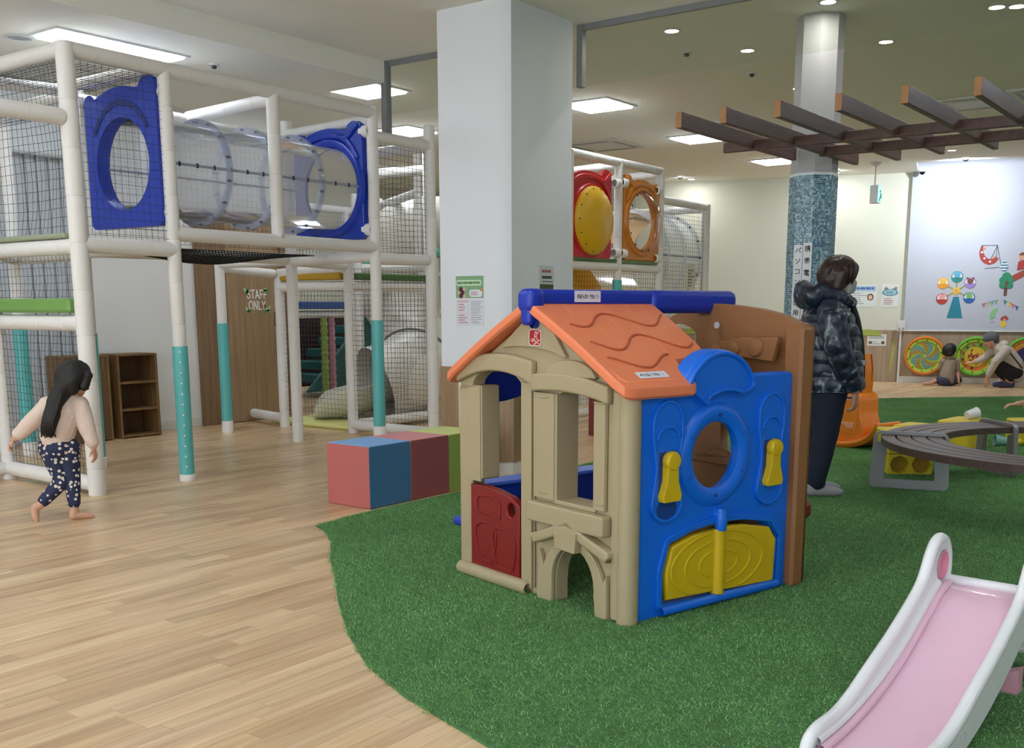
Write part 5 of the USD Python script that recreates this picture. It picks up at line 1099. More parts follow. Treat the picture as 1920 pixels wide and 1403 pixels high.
def bookcase(x0, x1, label, slats=False, open_=True):
    T = thing('bookcase', label, 'bookcase', ((x0 + x1) / 2, 9.56, 0))
    w, d, h = x1 - x0, .30, .845
    for s in (-1, 1): obj('side', cbox((s * w / 2 - .011, -d / 2, 0), (s * w / 2 + .011, d / 2, h), .003), shelf_w, T)
    obj('back', cbox((-w / 2, d / 2 - .012, 0), (w / 2, d / 2, h), .001), shelf_in, T)
    for z in ((.02, .285, .555, h - .012) if open_ else (.02, h - .012)): obj('shelf' if z < h - .1 else 'top', cbox((-w / 2 + .011, -d / 2 + .004, z - .01), (w / 2 - .011, d / 2 - .012, z + .012), .002), shelf_w, T)
    if slats:
        obj('panel', cbox((-w / 2 + .012, -d / 2 + .01, .03), (w / 2 - .012, -d / 2 + .03, h - .02), .002), shelf_in, T)
        for k in range(5): obj('slat', cbox((-.02 + k * .045, -d / 2 + .002, h - .16), (-.002 + k * .045, -d / 2 + .01, h - .03), .001), shelf_w, T)
    return T
bookcase(5.97, 6.40, 'open brown bookcase with three shelves by the white wall')
bookcase(5.40, 5.86, 'closed brown cabinet behind the thick white corner post', slats=True, open_=False)

# ================================================================ PERGOLA ROUND THE TILED COLUMN
PG = thing('pergola', 'dark brown beam pergola fixed round the tiled column', 'pergola')
beam_w = wood('pergola_wood', [(.25, '47302a'), (.5, '583d35'), (.75, '6b4c42')], (2, 24, 24), rough=.45, tone=False); beam_end = mat('beam_end', 'a5764a', .6, var=.1, vscale=30)
for x, ya, yb in ((7.40, 0.5, 3.60), (8.0, .5, 3.09)): obj('long_beam', cbox((x - .023, ya, 2.442), (x + .023, yb, 2.512), .003), beam_w, PG)
for k, (y, xa, xb) in enumerate([(3.37, 6.25, 8.17), (3.06, 6.26, 8.72), (2.70, 6.26, 8.66), (2.325, 6.27, 8.50), (1.94, 6.27, 8.48), (1.55, 6.28, 8.50), (1.16, 6.28, 8.5), (.77, 6.28, 8.5)]):
    b = obj('cross_beam', cbox((xa, y - .021, 2.452), (xb, y + .021, 2.550), .003), beam_w, PG)
    obj('beam_end', cbox((xa - .004, y - .021, 2.452), (xa, y + .021, 2.550), .001), beam_end, b)

# ================================================================ CEILING FITTINGS
dark = mat('fitting_dark', '3a3a3b', .5); wht = mat('fitting_white', 'd0d0cb', .5)
def detector(x, y, z, lab):
    t = thing('smoke_detector', lab, 'detector', (x, y, z))
    obj('base', lathe([(0, -.012), (.045, -.012), (.05, 0)][::-1], 20), wht, t); obj('sensor', lathe([(.022, -.012), (.02, -.035), (0, -.04)], 16), dark, t)
detector(8.78, 4.67, CEIL, 'small grey detector right of the brightest round downlight')
detector(6.02, 7.75, CEIL2, 'small dark detector above the clear tunnel')
detector(9.9, 4.55, CEIL, 'small detector under the flat round downlight')
t = thing('ceiling_speaker', 'round grey ceiling speaker left of the long light panel', 'speaker', (4.55, 8.2, CEIL2)); obj('rim', lathe([(.11, 0), (.115, -.008), (.09, -.012), (.085, -.004)], 30), frame_w, t); obj('grille', lathe([(.088, -.006), (0, -.006)], 24), mat('grille_grey', '9ea3a3', .6), t)
def cctv(p, lab):
    t = thing('dome_camera', lab, 'camera', p); obj('base', lathe([(.065, 0), (.068, -.03), (.05, -.04), (0, -.04)], 20), wht, t); obj('lens_dome', lathe([(.045, -.04), (.04, -.062), (.022, -.08), (0, -.085)], 18), mat('dome_black', '121214', .2), t)
cctv((12.2, 6.0, CEIL), 'dark dome camera on the ceiling beside the pergola end'); cctv(WP(4.42, .35, CEIL), 'white dome camera with black lens at the mural wall corner')
def cassette(x, y, lab, s=.9):
    t = thing('air_vent', lab, 'vent', (x, y, CEIL)); obj('panel', cbox((-s / 2, -s / 2, -.02), (s / 2, s / 2, 0), .006), wht, t)
    for a in range(4): obj('louvre', rz(cbox((-s * .34, s * .37, -.024), (s * .34, s * .42, -.02), .001), 90 * a), mat('louvre_grey', '8f928f', .5), t)
    obj('grille', cbox((-s * .27, -s * .27, -.026), (s * .27, s * .27, -.02), .004), mat('vent_pale', 'd9dadb', .5), t)
cassette(12.96, 8.18, 'ceiling air cassette above the red panel frame'); cassette(12.75, 3.15, 'pale square ceiling vent seen between the pergola beams', .8); cassette(12.63, 2.35, 'pale square ceiling vent at the right edge of the picture', .8)
ex = thing('exit_sign', 'hanging pale blue lit exit sign right of the tiled column', 'sign', (17.05, 5.66, 0), 78)
obj('ceiling_plate', lathe([(.09, CEIL), (.085, CEIL - .02), (.03, CEIL - .06), (0, CEIL - .06)], 20), wht, ex); obj('rod', tube([(0, 0, CEIL - .05), (0, 0, 3.20)], .013, 8), wht, ex)
obj('housing', cbox((-.09, -.05, 2.92), (.05, .06, 3.20), .008), mat('exit_white', 'c9d0cc', .5), ex); fc = obj('lit_face', cbox((-.098, -.045, 2.93), (-.09, .055, 3.19), .002), emit('exit_face', '8fdcee', 1.6), ex)
obj('pictogram', [cbox((-.1, -.02, 3.08), (-.0985, .012, 3.12), .0), cbox((-.1, -.045, 2.99), (-.0985, .0, 3.07), 0), cbox((-.1, .0, 2.95), (-.0985, .03, 3.0), 0)], mat('exit_green', '2f9a86', .5), fc, kind='stuff')

# ================================================================ POSTERS AND STICKERS
gp = np.random.default_rng(41)
P1 = thing('poster', 'green and white notice sheet on the left face of the pillar', 'poster', (6.46, 5.30, 1.36))
onP = lambda m, d=0.0: xf(m, (-d, 0, 0), (0, -1, 0), (0, 0, 1), (-1, 0, 0))
obj('sheet', onP(bprism(rrect(-.145, -.20, .145, .195, .003), .003, .0006)), mat('sheet_white', 'dfe3ea', .7), P1)
gs = obj('green_sheet', onP(bprism(rrect(-.138, .02, .14, .19, .002), .0015, .0004), .003), mat('sheet_green', '83ad7f', .7), P1)
obj('title_band', onP(bprism(rrect(-.13, .115, .12, .16, .012), .0008, .0003), .0045), mat('band_pale', 'c6dfbf', .7), gs); obj('title_print', onP(lines(-.12, .11, .12, .155, 1, gp, .5, .9), .0053), mat('print_green', '5c8a58', .7), gs, kind='stuff', smooth=False)
for a in range(6): obj('round_mark', onP(bprism(ell(-.07 + .032 * math.cos(a * 1.047) * (a > 0), .062 + .03 * math.sin(a * 1.047) * (a > 0), .019, None, 16), .0008, .0003), .0045), mat('mark_pink', 'd0a6a0', .7) if a % 2 else mat('mark_brown', '55393a', .7), gs)
obj('bubble', onP(bprism(rrect(.0, .028, .13, .085, .022), .0008, .0003), .0045), mat('sheet_white', 'dfe3ea'), gs); obj('bubble_print', onP(lines(.015, .115, .038, .072, 2, gp), .0053), mat('print_pink', 'b97f92', .7), gs, kind='stuff', smooth=False); obj('corner_mark', onP(bprism(ell(.12, .085, .015, .011, 14), .001, .0003), .0053), mat('mark_orange', 'd08a5a', .7), gs)
ws = obj('white_sheet', onP(bprism(rrect(-.138, -.19, .14, .012, .002), .0012, .0004), .003), mat('sheet_white2', 'dcdfe6', .7), P1)
obj('pink_heading', onP(bprism(sbox(-.12, -.012, -.01, .002), .0006, 0), .0042), mat('head_pink', 'd9b2bb', .7), ws); obj('red_print', onP(lines(-.11, -.015, -.085, -.02, 3, gp), .0042), mat('print_red', 'c08a94', .7), ws, kind='stuff', smooth=False); obj('red_print', onP(lines(-.11, -.015, -.18, -.105, 4, gp), .0042), MATS['print_red'], ws, kind='stuff', smooth=False); obj('grey_print', onP(lines(.015, .13, -.18, .0, 13, gp, .35), .0042), mat('print_grey2', '9a9eaa', .7), ws, kind='stuff', smooth=False)
for x0, z0, x1, z1 in ((-.125, -.09, -.012, -.016), (-.125, -.185, -.012, -.10)): obj('pink_frame', onP(bprism(sbox(x0, z0, x1, z1).difference(sbox(x0 + .002, z0 + .002, x1 - .002, z1 - .002)), .0005, 0), .0042), MATS['head_pink'], ws)
P2 = thing('poster', 'small white and dark green notice on the right face of the pillar', 'poster', (6.975, 4.925, 1.50))
onQ = lambda m, d=0.0: xf(m, (0, -d, 0), (1, 0, 0), (0, 0, 1), (0, -1, 0))
obj('sheet', onQ(bprism(rrect(-.098, -.20, .098, .135, .003), .003, .0006)), mat('sheet_grey', 'c6cbcb', .7), P2); obj('red_print', onQ(lines(-.065, .07, .075, .11, 1, gp, .6, .9), .003), mat('print_rose', 'a5585e', .7), P2, kind='stuff', smooth=False); obj('black_print', onQ(lines(-.065, .07, .03, .06, 1, gp, .7, .95), .003), ink, P2, kind='stuff', smooth=False); obj('black_line', onQ(bprism(sbox(-.065, .008, .085, .013), .0006, 0), .003), ink, P2)
gq = obj('green_sheet', onQ(bprism(rrect(-.094, -.19, .094, -.01, .003), .001, .0003), .003), mat('deep_green', '3f5a38', .7), P2); obj('dark_mark', onQ(bprism(ell(0, -.10, .055, .045, 20), .001, .0003), .004), mat('mark_dark', '3a2226', .7), gq); obj('pink_mark', onQ(bprism(rrect(-.055, -.16, .055, -.12, .015), .001, .0003), .005), mat('mark_blush', 'b98c94', .7), gq); obj('red_mark', onQ(bprism(sbox(-.02, -.045, .02, -.03), .0008, 0), .004), mat('mark_red', '8a3a34', .7), gq)
def wall_poster(lab, s0, s1, z0, z1, off):
    t = thing('poster', lab, 'poster', WP((s0 + s1) / 2, off, (z0 + z1) / 2), math.degrees(math.atan2(WD[1], WD[0])))
    w, h = s1 - s0, z1 - z0
    f = lambda m, d=0.0: xf(m, (0, -d, 0), (1, 0, 0), (0, 0, 1), (0, -1, 0))
    obj('sheet', f(bprism(rrect(-w / 2, -h / 2, w / 2, h / 2, .006), .004, .001)), mat('poster_pale', 'd8dfda', .7), t)
    return t, w, h, f
t, w, h, f = wall_poster('wide pale notice with blue heading on the cream far wall', 3.18, 3.80, 1.30, 1.68, 0)
obj('blue_band', f(bprism(rrect(-w / 2 + .03, h / 2 - .11, w / 2 - .02, h / 2 - .02, .02), .002, .0006), .004), mat('band_blue', 'a9c3dc', .7), t); obj('heading_print', f(lines(-w / 2 + .06, w / 2 - .04, h / 2 - .085, h / 2 - .035, 1, gp, .8, .95), .006), mat('print_blue', '4d6fa3', .7), t, kind='stuff', smooth=False); obj('grey_print', f(lines(-.17, .16, -h / 2 + .04, .06, 6, gp), .004), MATS['print_grey2'], t, kind='stuff', smooth=False)
for x in (-.19, .20): obj('round_mark', f(bprism(ell(x, -.02, .055, .06, 20), .002, .0006), .004), mat('mark_umber', '6d5546', .7), t); obj('round_mark', f(bprism(ell(x, -.025, .035, .04, 20), .002, .0006), .006), mat('mark_peach', 'd9b79c', .7), t)
t, w, h, f = wall_poster('narrow notice with blue cloud drawing by the mural corner', 3.87, 4.16, 1.30, 1.69, 0)
obj('blue_cloud', f(bprism(union_all([ell(x, .05 + dy, rx, ry) for x, dy, rx, ry in ((0, 0, .12, .06), (-.06, .03, .05, .045), (.06, .03, .05, .045), (-.09, 0, .04, .04), (.09, 0, .04, .04))]), .002, .0006), .004), mat('cloud_teal', '5f93a3', .7), t); obj('cloud_face', f(bprism(ell(0, .055, .105, .045), .002, .0006), .006), mat('cloud_pale', '9cc6d2', .7), t); obj('cloud_print', f(lines(-.07, .07, .03, .08, 2, gp), .008), mat('print_teal', '466f80', .7), t, kind='stuff', smooth=False); obj('red_print', f(lines(-.1, .1, -.16, -.04, 4, gp), .004), mat('print_brick', 'a8756c', .7), t, kind='stuff', smooth=False)
for x in (-.07, .09): obj('flower_mark', f(bprism(union_all([ell(x + .018 * math.cos(a), .125 + .014 * math.sin(a), .013, None, 10) for a in np.arange(5) * 1.257]), .002, .0006), .004), mat('mark_clay', 'b08a6a', .7), t)
t, w, h, f = wall_poster('small white notice on the wood dado above the rocking toy', 3.68, 4.0, .625, .825, .03)
obj('black_print', f(lines(-w / 2 + .02, w / 2 - .03, .02, .085, 2, gp, .5, .9), .004), MATS['print_grey'], t, kind='stuff', smooth=False); obj('grey_print', f(lines(-.07, .07, -.08, -.02, 2, gp), .004), MATS['print_grey2'], t, kind='stuff', smooth=False)
for x in (-.105, .105): obj('round_mark', f(bprism(ell(x, -.045, .03, .028, 16), .002, .0006), .004), MATS['mark_umber'], t)
t = thing('wall_socket', 'small white socket box at the corner under the mural wall', 'socket', WP(4.235, .13, .955), math.degrees(math.atan2(WD[1], WD[0]))); obj('plate', cbox((-.07, -.04, -.07), (.07, 0, .11), .008), wht, t); obj('outlets', [cbox((-.045, -.045, -.05), (-.01, -.04, -.01), .002), cbox((.015, -.045, -.05), (.05, -.04, -.01), .002)], mat('outlet_grey', '9a9a98', .5), t, kind='stuff')
# mural stickers (thin vinyl cut-outs); drawn in (s, z) on the mural wall
MO = .1205
def sticker(name, lab, cat='sticker'): return thing(name, lab, cat, group='fairground wall stickers')
def dec(T, name, P, m, d=0.0, h=.003):
    if P.is_empty: return
    return obj(name, on_wall(bprism(P, h, .0006, 2), 0, 0, MO + d), m, T)
vin = lambda n, c: mat('vinyl_' + n, c, .55)
fw = sticker('ferris_wheel_sticker', 'ferris wheel wall sticker with six animal gondolas on a teal stand')
dec(fw, 'stand', Polygon([(4.955, 1.113), (5.205, 1.113), (5.125, 1.47), (5.04, 1.47)]), vin('teal', '1f7f95'))
hubc = (5.078, 1.566)
gond = [((5.078, 1.80), 'sky', '58a9cc', 'sea', '2e8a86'), ((5.288, 1.70), 'umber', '7a4a3c', 'lilac', '9a86c4'), ((5.288, 1.452), 'leaf', '79b56a', 'blue', '1f62b0'), ((4.862, 1.436), 'blush', 'e0a0a4', 'crimson', 'b03a34'), ((4.862, 1.695), 'sun', 'e8c04a', 'orange', 'e39a2c')]
for k, ((s, z), n1_, c1, n2_, c2) in enumerate(gond):
    d = np.array([s, z]) - hubc; d /= np.linalg.norm(d)
    dec(fw, 'spoke', LineString([hubc, tuple(np.array(hubc) + d * .2)]).buffer(.012), vin('olive', '9a9a55'))
for k, ((s, z), n1_, c1, n2_, c2) in enumerate(gond):
    g = dec(fw, 'gondola', ell(s, z, .094, .092, 30), vin(n2_, c2), .003)
    dec(fw, 'window', ell(s, z, .08, .078, 30).intersection(sbox(s - 1, z - .01, s + 1, z + 1)), vin('white', 'dfe2e6'), .006)
    dec(fw, 'animal_head', union_all([ell(s, z + .03, .05, .045, 20).intersection(sbox(s - 1, z - .012, s + 1, z + 1)), ell(s - .045, z + .075, .018, None, 12), ell(s + .045, z + .075, .018, None, 12)]), vin(n1_, c1), .009)
dec(fw, 'hub', ell(*hubc, .058, .062, 24), vin('sun', 'e8c04a'), .004); dec(fw, 'hub_face', ell(*hubc, .035, .036, 20), vin('straw', 'd9a94e'), .007)
sh = sticker('swing_boat_sticker', 'red swinging boat wall sticker on a thin grey frame')
dec(sh, 'boat', Polygon(np.vstack([spline([(5.42, 2.31), (5.395, 2.18), (5.44, 2.06), (5.55, 1.995), (5.68, 2.06), (5.70, 2.10)], 18), spline([(5.66, 2.115), (5.56, 2.09), (5.48, 2.15), (5.45, 2.25), (5.45, 2.31)], 14)])).buffer(0), vin('brick', 'a8443c'))
for s, z in ((5.435, 2.2), (5.48, 2.1), (5.57, 2.045)): dec(sh, 'porthole', ell(s, z, .018, None, 14), vin('white', 'dfe2e6'), .003)
for a, b in (((5.42, 2.31), (5.665, 2.31)), ((5.665, 2.31), (5.58, 2.09)), ((5.665, 2.31), (5.74, 1.99)), ((5.665, 2.31), (5.66, 2.1)), ((5.50, 1.935), (5.72, 1.95))): dec(sh, 'frame_bar', LineString([a, b]).buffer(.005), vin('slate', '5c5f6a'))
for s, z in ((5.47, 2.27), (5.63, 2.13)): dec(sh, 'small_rider', ell(s, z, .022, None, 12), vin('peach', 'd2a184'), .003)
bl = sticker('balloon_sticker', 'small striped hot air balloon wall sticker')
dec(bl, 'envelope', Polygon(np.vstack([arc(5.795, 1.975, .062, 0, 180, 16, .075), [(5.735, 1.955), (5.775, 1.875), (5.815, 1.875)]])), vin('white', 'dfe2e6'))
for z in (2.03, 1.985, 1.94, 1.895): dec(bl, 'stripe', ell(5.795, 1.965, .06, .085).intersection(sbox(5, z - .01, 6.5, z + .01)), vin('petrol', '2f7d92'), .003)
dec(bl, 'basket', sbox(5.78, 1.81, 5.81, 1.84), vin('straw', 'd9a94e'))
tr = sticker('tree_house_sticker', 'green tree with red house and branch wall sticker at the right edge')
dec(tr, 'branch', Polygon([(5.86, 1.66), (6.35, 1.93), (6.35, 2.05), (5.90, 1.80)]), vin('rust', 'a04a38')); dec(tr, 'trunk', sbox(5.815, 1.485, 5.865, 1.70), vin('bark', '6a4a38'), .003)
dec(tr, 'crown', union_all([ell(s, z, r, None, 18) for s, z, r in ((5.84, 1.80, .07), (5.785, 1.74, .055), (5.90, 1.74, .055), (5.79, 1.66, .055), (5.895, 1.655, .055), (5.84, 1.70, .09))]), vin('tree', '2f8a66'), .006); dec(tr, 'trunk_fork', LineString([(5.84, 1.6), (5.84, 1.72)]).union(LineString([(5.84, 1.65), (5.87, 1.7)])).buffer(.012), vin('bark', '6a4a38'), .009)
dec(tr, 'house', Polygon([(5.99, 1.90), (6.3, 2.0), (6.3, 2.12), (6.0, 2.04)]), vin('crimson', 'b03a34'), .009); dec(tr, 'face', ell(6.07, 2.12, .07, .06, 20), vin('peach', 'd2a184'), .012); dec(tr, 'cap', ell(6.07, 2.13, .072, .06, 20).intersection(sbox(5, 2.14, 7, 3)), vin('umber', '7a4a3c'), .015)
cl = sticker('cloud_sticker', 'pale blue cloud wall sticker cut by the right edge'); dec(cl, 'cloud', union_all([ell(6.2, 2.42, .09, .06), ell(6.12, 2.39, .05, .035)]), vin('sky', '58a9cc'))
fcol = ('b0708a', 'd9a94e', '58a9cc', '79b56a', '2e8a86', 'e8c04a', 'cf6f5a', '3d63b5')
for lab_, a, b, o in (('bunting wall sticker, left one of two', (5.49, 1.345), (5.74, 1.42), 0), ('bunting wall sticker, right one of two', (5.815, 1.42), (6.06, 1.30), 4)):
    bt_ = sticker('bunting_sticker', lab_); a, b = np.array(a), np.array(b)
    dec(bt_, 'string', LineString([a, b]).buffer(.004), vin('slate', '5c5f6a'))
    for k in range(4):
        p, q = a + (b - a) * (k + .1) / 4, a + (b - a) * (k + .95) / 4; mid = (p + q) / 2 - [0, .075]
        dec(bt_, 'flag', Polygon([p, q, mid]), vin('flag%d' % (k + o), fcol[k + o]), .002)
lf_ = sticker('sprout_sticker', 'small green sprout wall sticker under the bunting'); dec(lf_, 'leaf', Polygon(spline([(5.64, 1.10), (5.64, 1.2), (5.70, 1.27), (5.75, 1.27), (5.72, 1.2), (5.70, 1.12)], 24, True)), vin('mint', '86c08a')); dec(lf_, 'pot', ell(5.675, 1.05, .035, .02), vin('mauve', 'b5a4c0'))
ch_ = sticker('chick_sticker', 'small yellow and red chick wall sticker'); dec(ch_, 'body', ell(5.845, 1.015, .05, .055), vin('sun', 'e8c04a')); dec(ch_, 'hat', Polygon(spline([(5.80, 1.09), (5.83, 1.14), (5.90, 1.14), (5.915, 1.08), (5.87, 1.10), (5.84, 1.075)], 24, True)), vin('brick', 'a8443c'), .003); dec(ch_, 'cheek', ell(5.86, 1.085, .022), vin('peach', 'd2a184'), .006)
# round play panels on the dado
def play_disc(s, lab, kind):
    t = thing('play_panel', lab, 'play panel', WP(s, .20, .475), math.degrees(math.atan2(WD[1], WD[0])), group='round play panels'); f = lambda m, d=0.0: xf(m, (0, -d, 0), (1, 0, 0), (0, 0, 1), (0, -1, 0)); R = .335
    oc = {'orange': vin('disc_orange', 'd9781f'), 'green': vin('disc_green', '63b32c'), 'lime': vin('disc_lime', 'a9c83a'), 'yellow': vin('disc_yellow', 'd6b52a'), 'blue': vin('disc_blue', '2f74b4'), 'red': vin('disc_red', 'b04a3c'), 'dark': vin('disc_dark', '3a4a20'), 'navy': vin('disc_navy', '25285e')}
    o1, o2 = {'swirl': ('orange', 'lime'), 'sun': ('green', 'lime'), 'rainbow': ('green', 'orange')}[kind]
    obj('rim', f(lathe([(R * .84, 0), (R * .84, .03), (R * .9, .05), (R * .97, .045), (R, .02), (R, 0)], 40), 0), oc[o1], t); obj('inner_rim', f(lathe([(R * .72, 0), (R * .74, .03), (R * .85, .035), (R * .86, 0)], 40), 0), oc[o2], t)
    obj('backplate', f(lathe([(0, .012), (R * .74, .012), (R * .74, 0)][::-1], 40)), oc['lime' if kind == 'swirl' else 'orange' if kind == 'sun' else 'navy'], t)
    obj('bolts', [f(ico((R * .8 * math.cos(a), R * .8 * math.sin(a), .038), .011, 1)) for a in np.arange(10) * .628 + .2], oc['dark'], t, kind='stuff')
    if kind == 'swirl':
        for k in range(5):
            for wcol, o in (('blue', 0), ('red', .60)):
                a0 = k * 2 * PI / 5 + o; rr = np.linspace(.03, R * .72, 20); a = a0 + (rr / R) * 1.5; wv = np.full(20, .56 if wcol == 'blue' else .42)
                P = Polygon(np.vstack([np.column_stack([rr * np.cos(a), rr * np.sin(a)]), np.column_stack([rr * np.cos(a + wv), rr * np.sin(a + wv)])[::-1]])).buffer(0)
                obj('swirl_blade', f(bprism(P, .005, .001, 2), .012), oc[wcol], t)
        for r in np.linspace(.05, R * .68, 8): obj('ring_slot', f(bprism(ell(0, 0, r, None, 32).difference(ell(0, 0, r - .009, None, 32)), .003, 0), .0165), oc['lime'], t)
    elif kind == 'sun':
        obj('green_arc', f(bprism(ell(0, .02, R * .70, None, 36).difference(ell(0, -.06, R * .52, None, 36)), .005, .001, 2), .012), vin('disc_moss', '7f9a2c'), t); obj('yellow_disc', f(bprism(ell(-.0, -.01, R * .50, None, 30), .006, .001, 2), .013), oc['yellow'], t)
        gg_ = np.random.default_rng(8)
        for k in range(16): a, r = gg_.uniform(0, 6.28), gg_.uniform(.01, .13); obj('toy_shape', f(bprism(affinity.rotate(ell(r * math.cos(a), -.01 + r * math.sin(a), .026, .014, 10), gg_.uniform(0, 180)), .006, .001, 2), .018), oc['red'] if k % 3 else vin('disc_brown', '7a3f1f'), t)
        for k in range(7): a = 1.2 + k * .55; obj('toy_shape', f(bprism(ell(R * .6 * math.cos(a), R * .6 * math.sin(a), .022, None, 10), .006, .001, 2), .018), oc['red'] if k % 2 else oc['dark'], t)
    else:
        for r, c in ((R * .72, 'yellow'), (R * .6, 'orange'), (R * .48, 'navy')): obj('rainbow_band', f(bprism(ell(0, 0, r, None, 30).difference(ell(0, 0, r - .035, None, 30)), .006, .001, 2), .012), oc[c], t)
play_disc(4.645, 'orange rimmed wall play panel with blue swirl', 'swirl'); play_disc(5.45, 'green rimmed wall play panel with yellow centre', 'sun'); play_disc(6.23, 'green rimmed wall play panel with rainbow arcs at the right edge', 'rainbow')

# ================================================================ PEOPLE  (each in its own frame: x to the picture's right, y away, z up)
FR = math.degrees(YAW) - 90
skin = mat('skin', 'c99a80', .55, spec=.4); skin2 = mat('skin_shade', 'b98871', .55); hair = mat('hair_black', '120e0c', .6, var=.3, vscale=60, stretch=(1, 1, .15)); hair2 = mat('hair_brown_black', '33201c', .42, var=.35, vscale=60, stretch=(1, 1, .15))
def mirror(p, s): return (p[0], p[1] * s, p[2])
def hand(w, d, palm_n, size=1.0, curl=.5, thumb_side=1):
    """five fingers on a palm: w wrist point, d direction of the fingers, palm_n palm normal"""
    w, d, n = (np.asarray(x, float) for x in (w, d, palm_n)); d /= np.linalg.norm(d); n = n - d * (n @ d); n /= np.linalg.norm(n); s = np.cross(d, n) * thumb_side; k = size
    parts = [bone(w, .020 * k, w + d * .03 * k, .021 * k)]
    for j, o in enumerate((-.026, -.009, .009, .026)): parts.append(bone(w + d * .02 * k + s * o * .6 * k, .014 * k, w + d * .085 * k + s * o * k, .0115 * k))
    for j, (o, L) in enumerate(((.026, .066), (.009, .075), (-.009, .070), (-.026, .054))):
        b = w + d * .088 * k + s * o * k; d1 = d * math.cos(curl * .6) + n * math.sin(curl * .6); m = b + d1 * L * .5 * k; d2 = d * math.cos(curl * 1.7) + n * math.sin(curl * 1.7); e = m + d2 * L * .5 * k
        parts += [bone(b, .0098 * k, m, .009 * k), bone(m, .009 * k, e, .0075 * k)]
    b = w + d * .03 * k + s * .024 * k; m = b + (d * .6 + s * .7 + n * .25) * .035 * k; e = m + (d * .9 + s * .15 + n * .35) * .032 * k
    parts += [bone(b, .013 * k, m, .0105 * k), bone(m, .0105 * k, e, .008 * k)]
    return parts
def head(c, r, yaw, pitch=0.0):
    """skull, jaw, nose, ears facing yaw degrees (0 = picture right, 90 = away)"""
    a = math.radians(yaw); f = np.array([math.cos(a) * math.cos(pitch), math.sin(a) * math.cos(pitch), -math.sin(pitch)]); s = np.array([-math.sin(a), math.cos(a), 0]); u = np.cross(f, s); c = np.asarray(c, float)
    P = lambda x, y, z: c + (f * x + s * y + u * z) * r
    return [m3.Manifold.batch_hull([ms(P(-.12, 0, .15), r * .92), ms(P(.18, 0, .1), r * .80)]), m3.Manifold.batch_hull([ms(P(.25, .2, -.35), r * .45), ms(P(.25, -.2, -.35), r * .45), ms(P(.45, 0, -.72), r * .28), ms(P(.1, 0, -.2), r * .7)]), bone(P(.92, 0, .0), r * .10, P(1.02, 0, -.22), r * .15),
            m3.Manifold.batch_hull([ms(P(.0, .88, -.02), r * .12), ms(P(-.06, .92, -.25), r * .1)]), m3.Manifold.batch_hull([ms(P(.0, -.88, -.02), r * .12), ms(P(-.06, -.92, -.25), r * .1)]), bone(P(.86, .12, -.5), r * .09, P(.86, -.12, -.5), r * .09)], P
def face(T, P, r):
    for s in (-1, 1):
        obj('eye', ico(P(.86, .34 * s, .02), r * .10, 1, (1, 1, .7)), mat('eye_pale', 'd8d2c8', .3), T); obj('iris', ico(P(.93, .34 * s, .02), r * .055, 1), ink, T); obj('eyebrow', tube([P(.90, .2 * s, .22), P(.88, .36 * s, .27), P(.8, .5 * s, .22)], r * .035, 6), hair, T)
    obj('lips', tube([P(.92, .2, -.5), P(.98, 0, -.48), P(.92, -.2, -.5)], r * .05, 6), mat('lips', 'a3605a', .5), T)
def shell(mesh, amp=.0, freq=0, seed=3, axis=2):
    v = np.array(mesh.vertices); n = np.array(mesh.vertex_normals)
    d = amp * (meshkit.fbm(v * 14, 3, seed) - .5) * 2
    if freq: d = d + .011 * (np.abs(np.sin(v[:, axis] * PI / freq)) ** .6 - .7)
    return tm(v + n * d[:, None], mesh.faces)
def print_mat(name, base, spots, scale, thr, rough=.7, scale_v=(1, 1, 1)):
    """cloth with scattered printed blobs"""
    MATS[name] = usdkit.material(stage, '/World/Looks/' + name, {'g': ('texture_coordinate', {}), 'mp': ('mapping', {'scale': scale_v}), 'v': ('voronoi_texture', {'scale': scale, 'randomness': .8}), 'rp': ('rgb_ramp', {'ramp': [(0, lin(spots[0])), (thr * .45, lin(spots[1])), (thr, lin(spots[1])), (thr * 1.12, lin(base)), (1, lin(base))]}), 'p': ('principled_bsdf', {'roughness': rough})},
        [('g.object', 'mp.vector'), ('mp.vector', 'v.vector'), ('v.distance', 'rp.fac'), ('rp.color', 'p.base_color')], surface='p.BSDF'); return MATS[name]

# ---- the running girl
G = thing('person', 'child with long black hair in cream sweater and navy patterned leggings running barefoot', 'person', (3.412, 6.147, 0), FR)
hp, HP = head((.140, .06, .868), .098, 62, .12)
J = dict(neck=(.115, .045, .765), chest=(.075, .03, .66), waist=(.03, .01, .53), pel=(.03, .0, .46), sl=(-.012, .015, .715), sr=(.165, .055, .715), el=(-.125, -.015, .60), er=(.213, .02, .575), wl=(-.215, -.03, .515), wr=(.243, .02, .455))
body = hp + chain([(HP(-.1, 0, -.3), .05), (J['neck'], .042), (J['chest'], .075), (J['waist'], .070), (J['pel'], .068)]) + chain([(J['sl'], .04), (J['el'], .03), (J['wl'], .021)]) + chain([(J['sr'], .04), (J['er'], .03), (J['wr'], .021)])
body += hand(J['wl'], (-.35, -.15, -.5), (.6, .2, -.4), .62, .9, 1) + hand(J['wr'], (.12, .05, -1), (-1, .2, 0), .62, .5, -1)
hl, hr = (-.015, 0, .45), (.088, .02, .45); kl, kr = (.045, .0, .245), (.095, .02, .25); al, ar = (-.092, -.045, .098), (.100, .01, .062)
body += chain([(hl, .052), (kl, .038), (al, .026)]) + chain([(hr, .052), (kr, .038), (ar, .026)])
body += [bone((-.118, -.05, .085), .026, (-.115, -.06, .03), .022), bone((-.115, -.06, .03), .022, (-.108, -.065, .010), .016), bone(al, .027, (-.118, -.05, .085), .026)]
body += [bone(ar, .027, (.092, .005, .026), .026), bone((.092, .005, .026), .026, (.165, .045, .018), .020), bone((.165, .045, .018), .02, (.192, .055, .011), .012)]
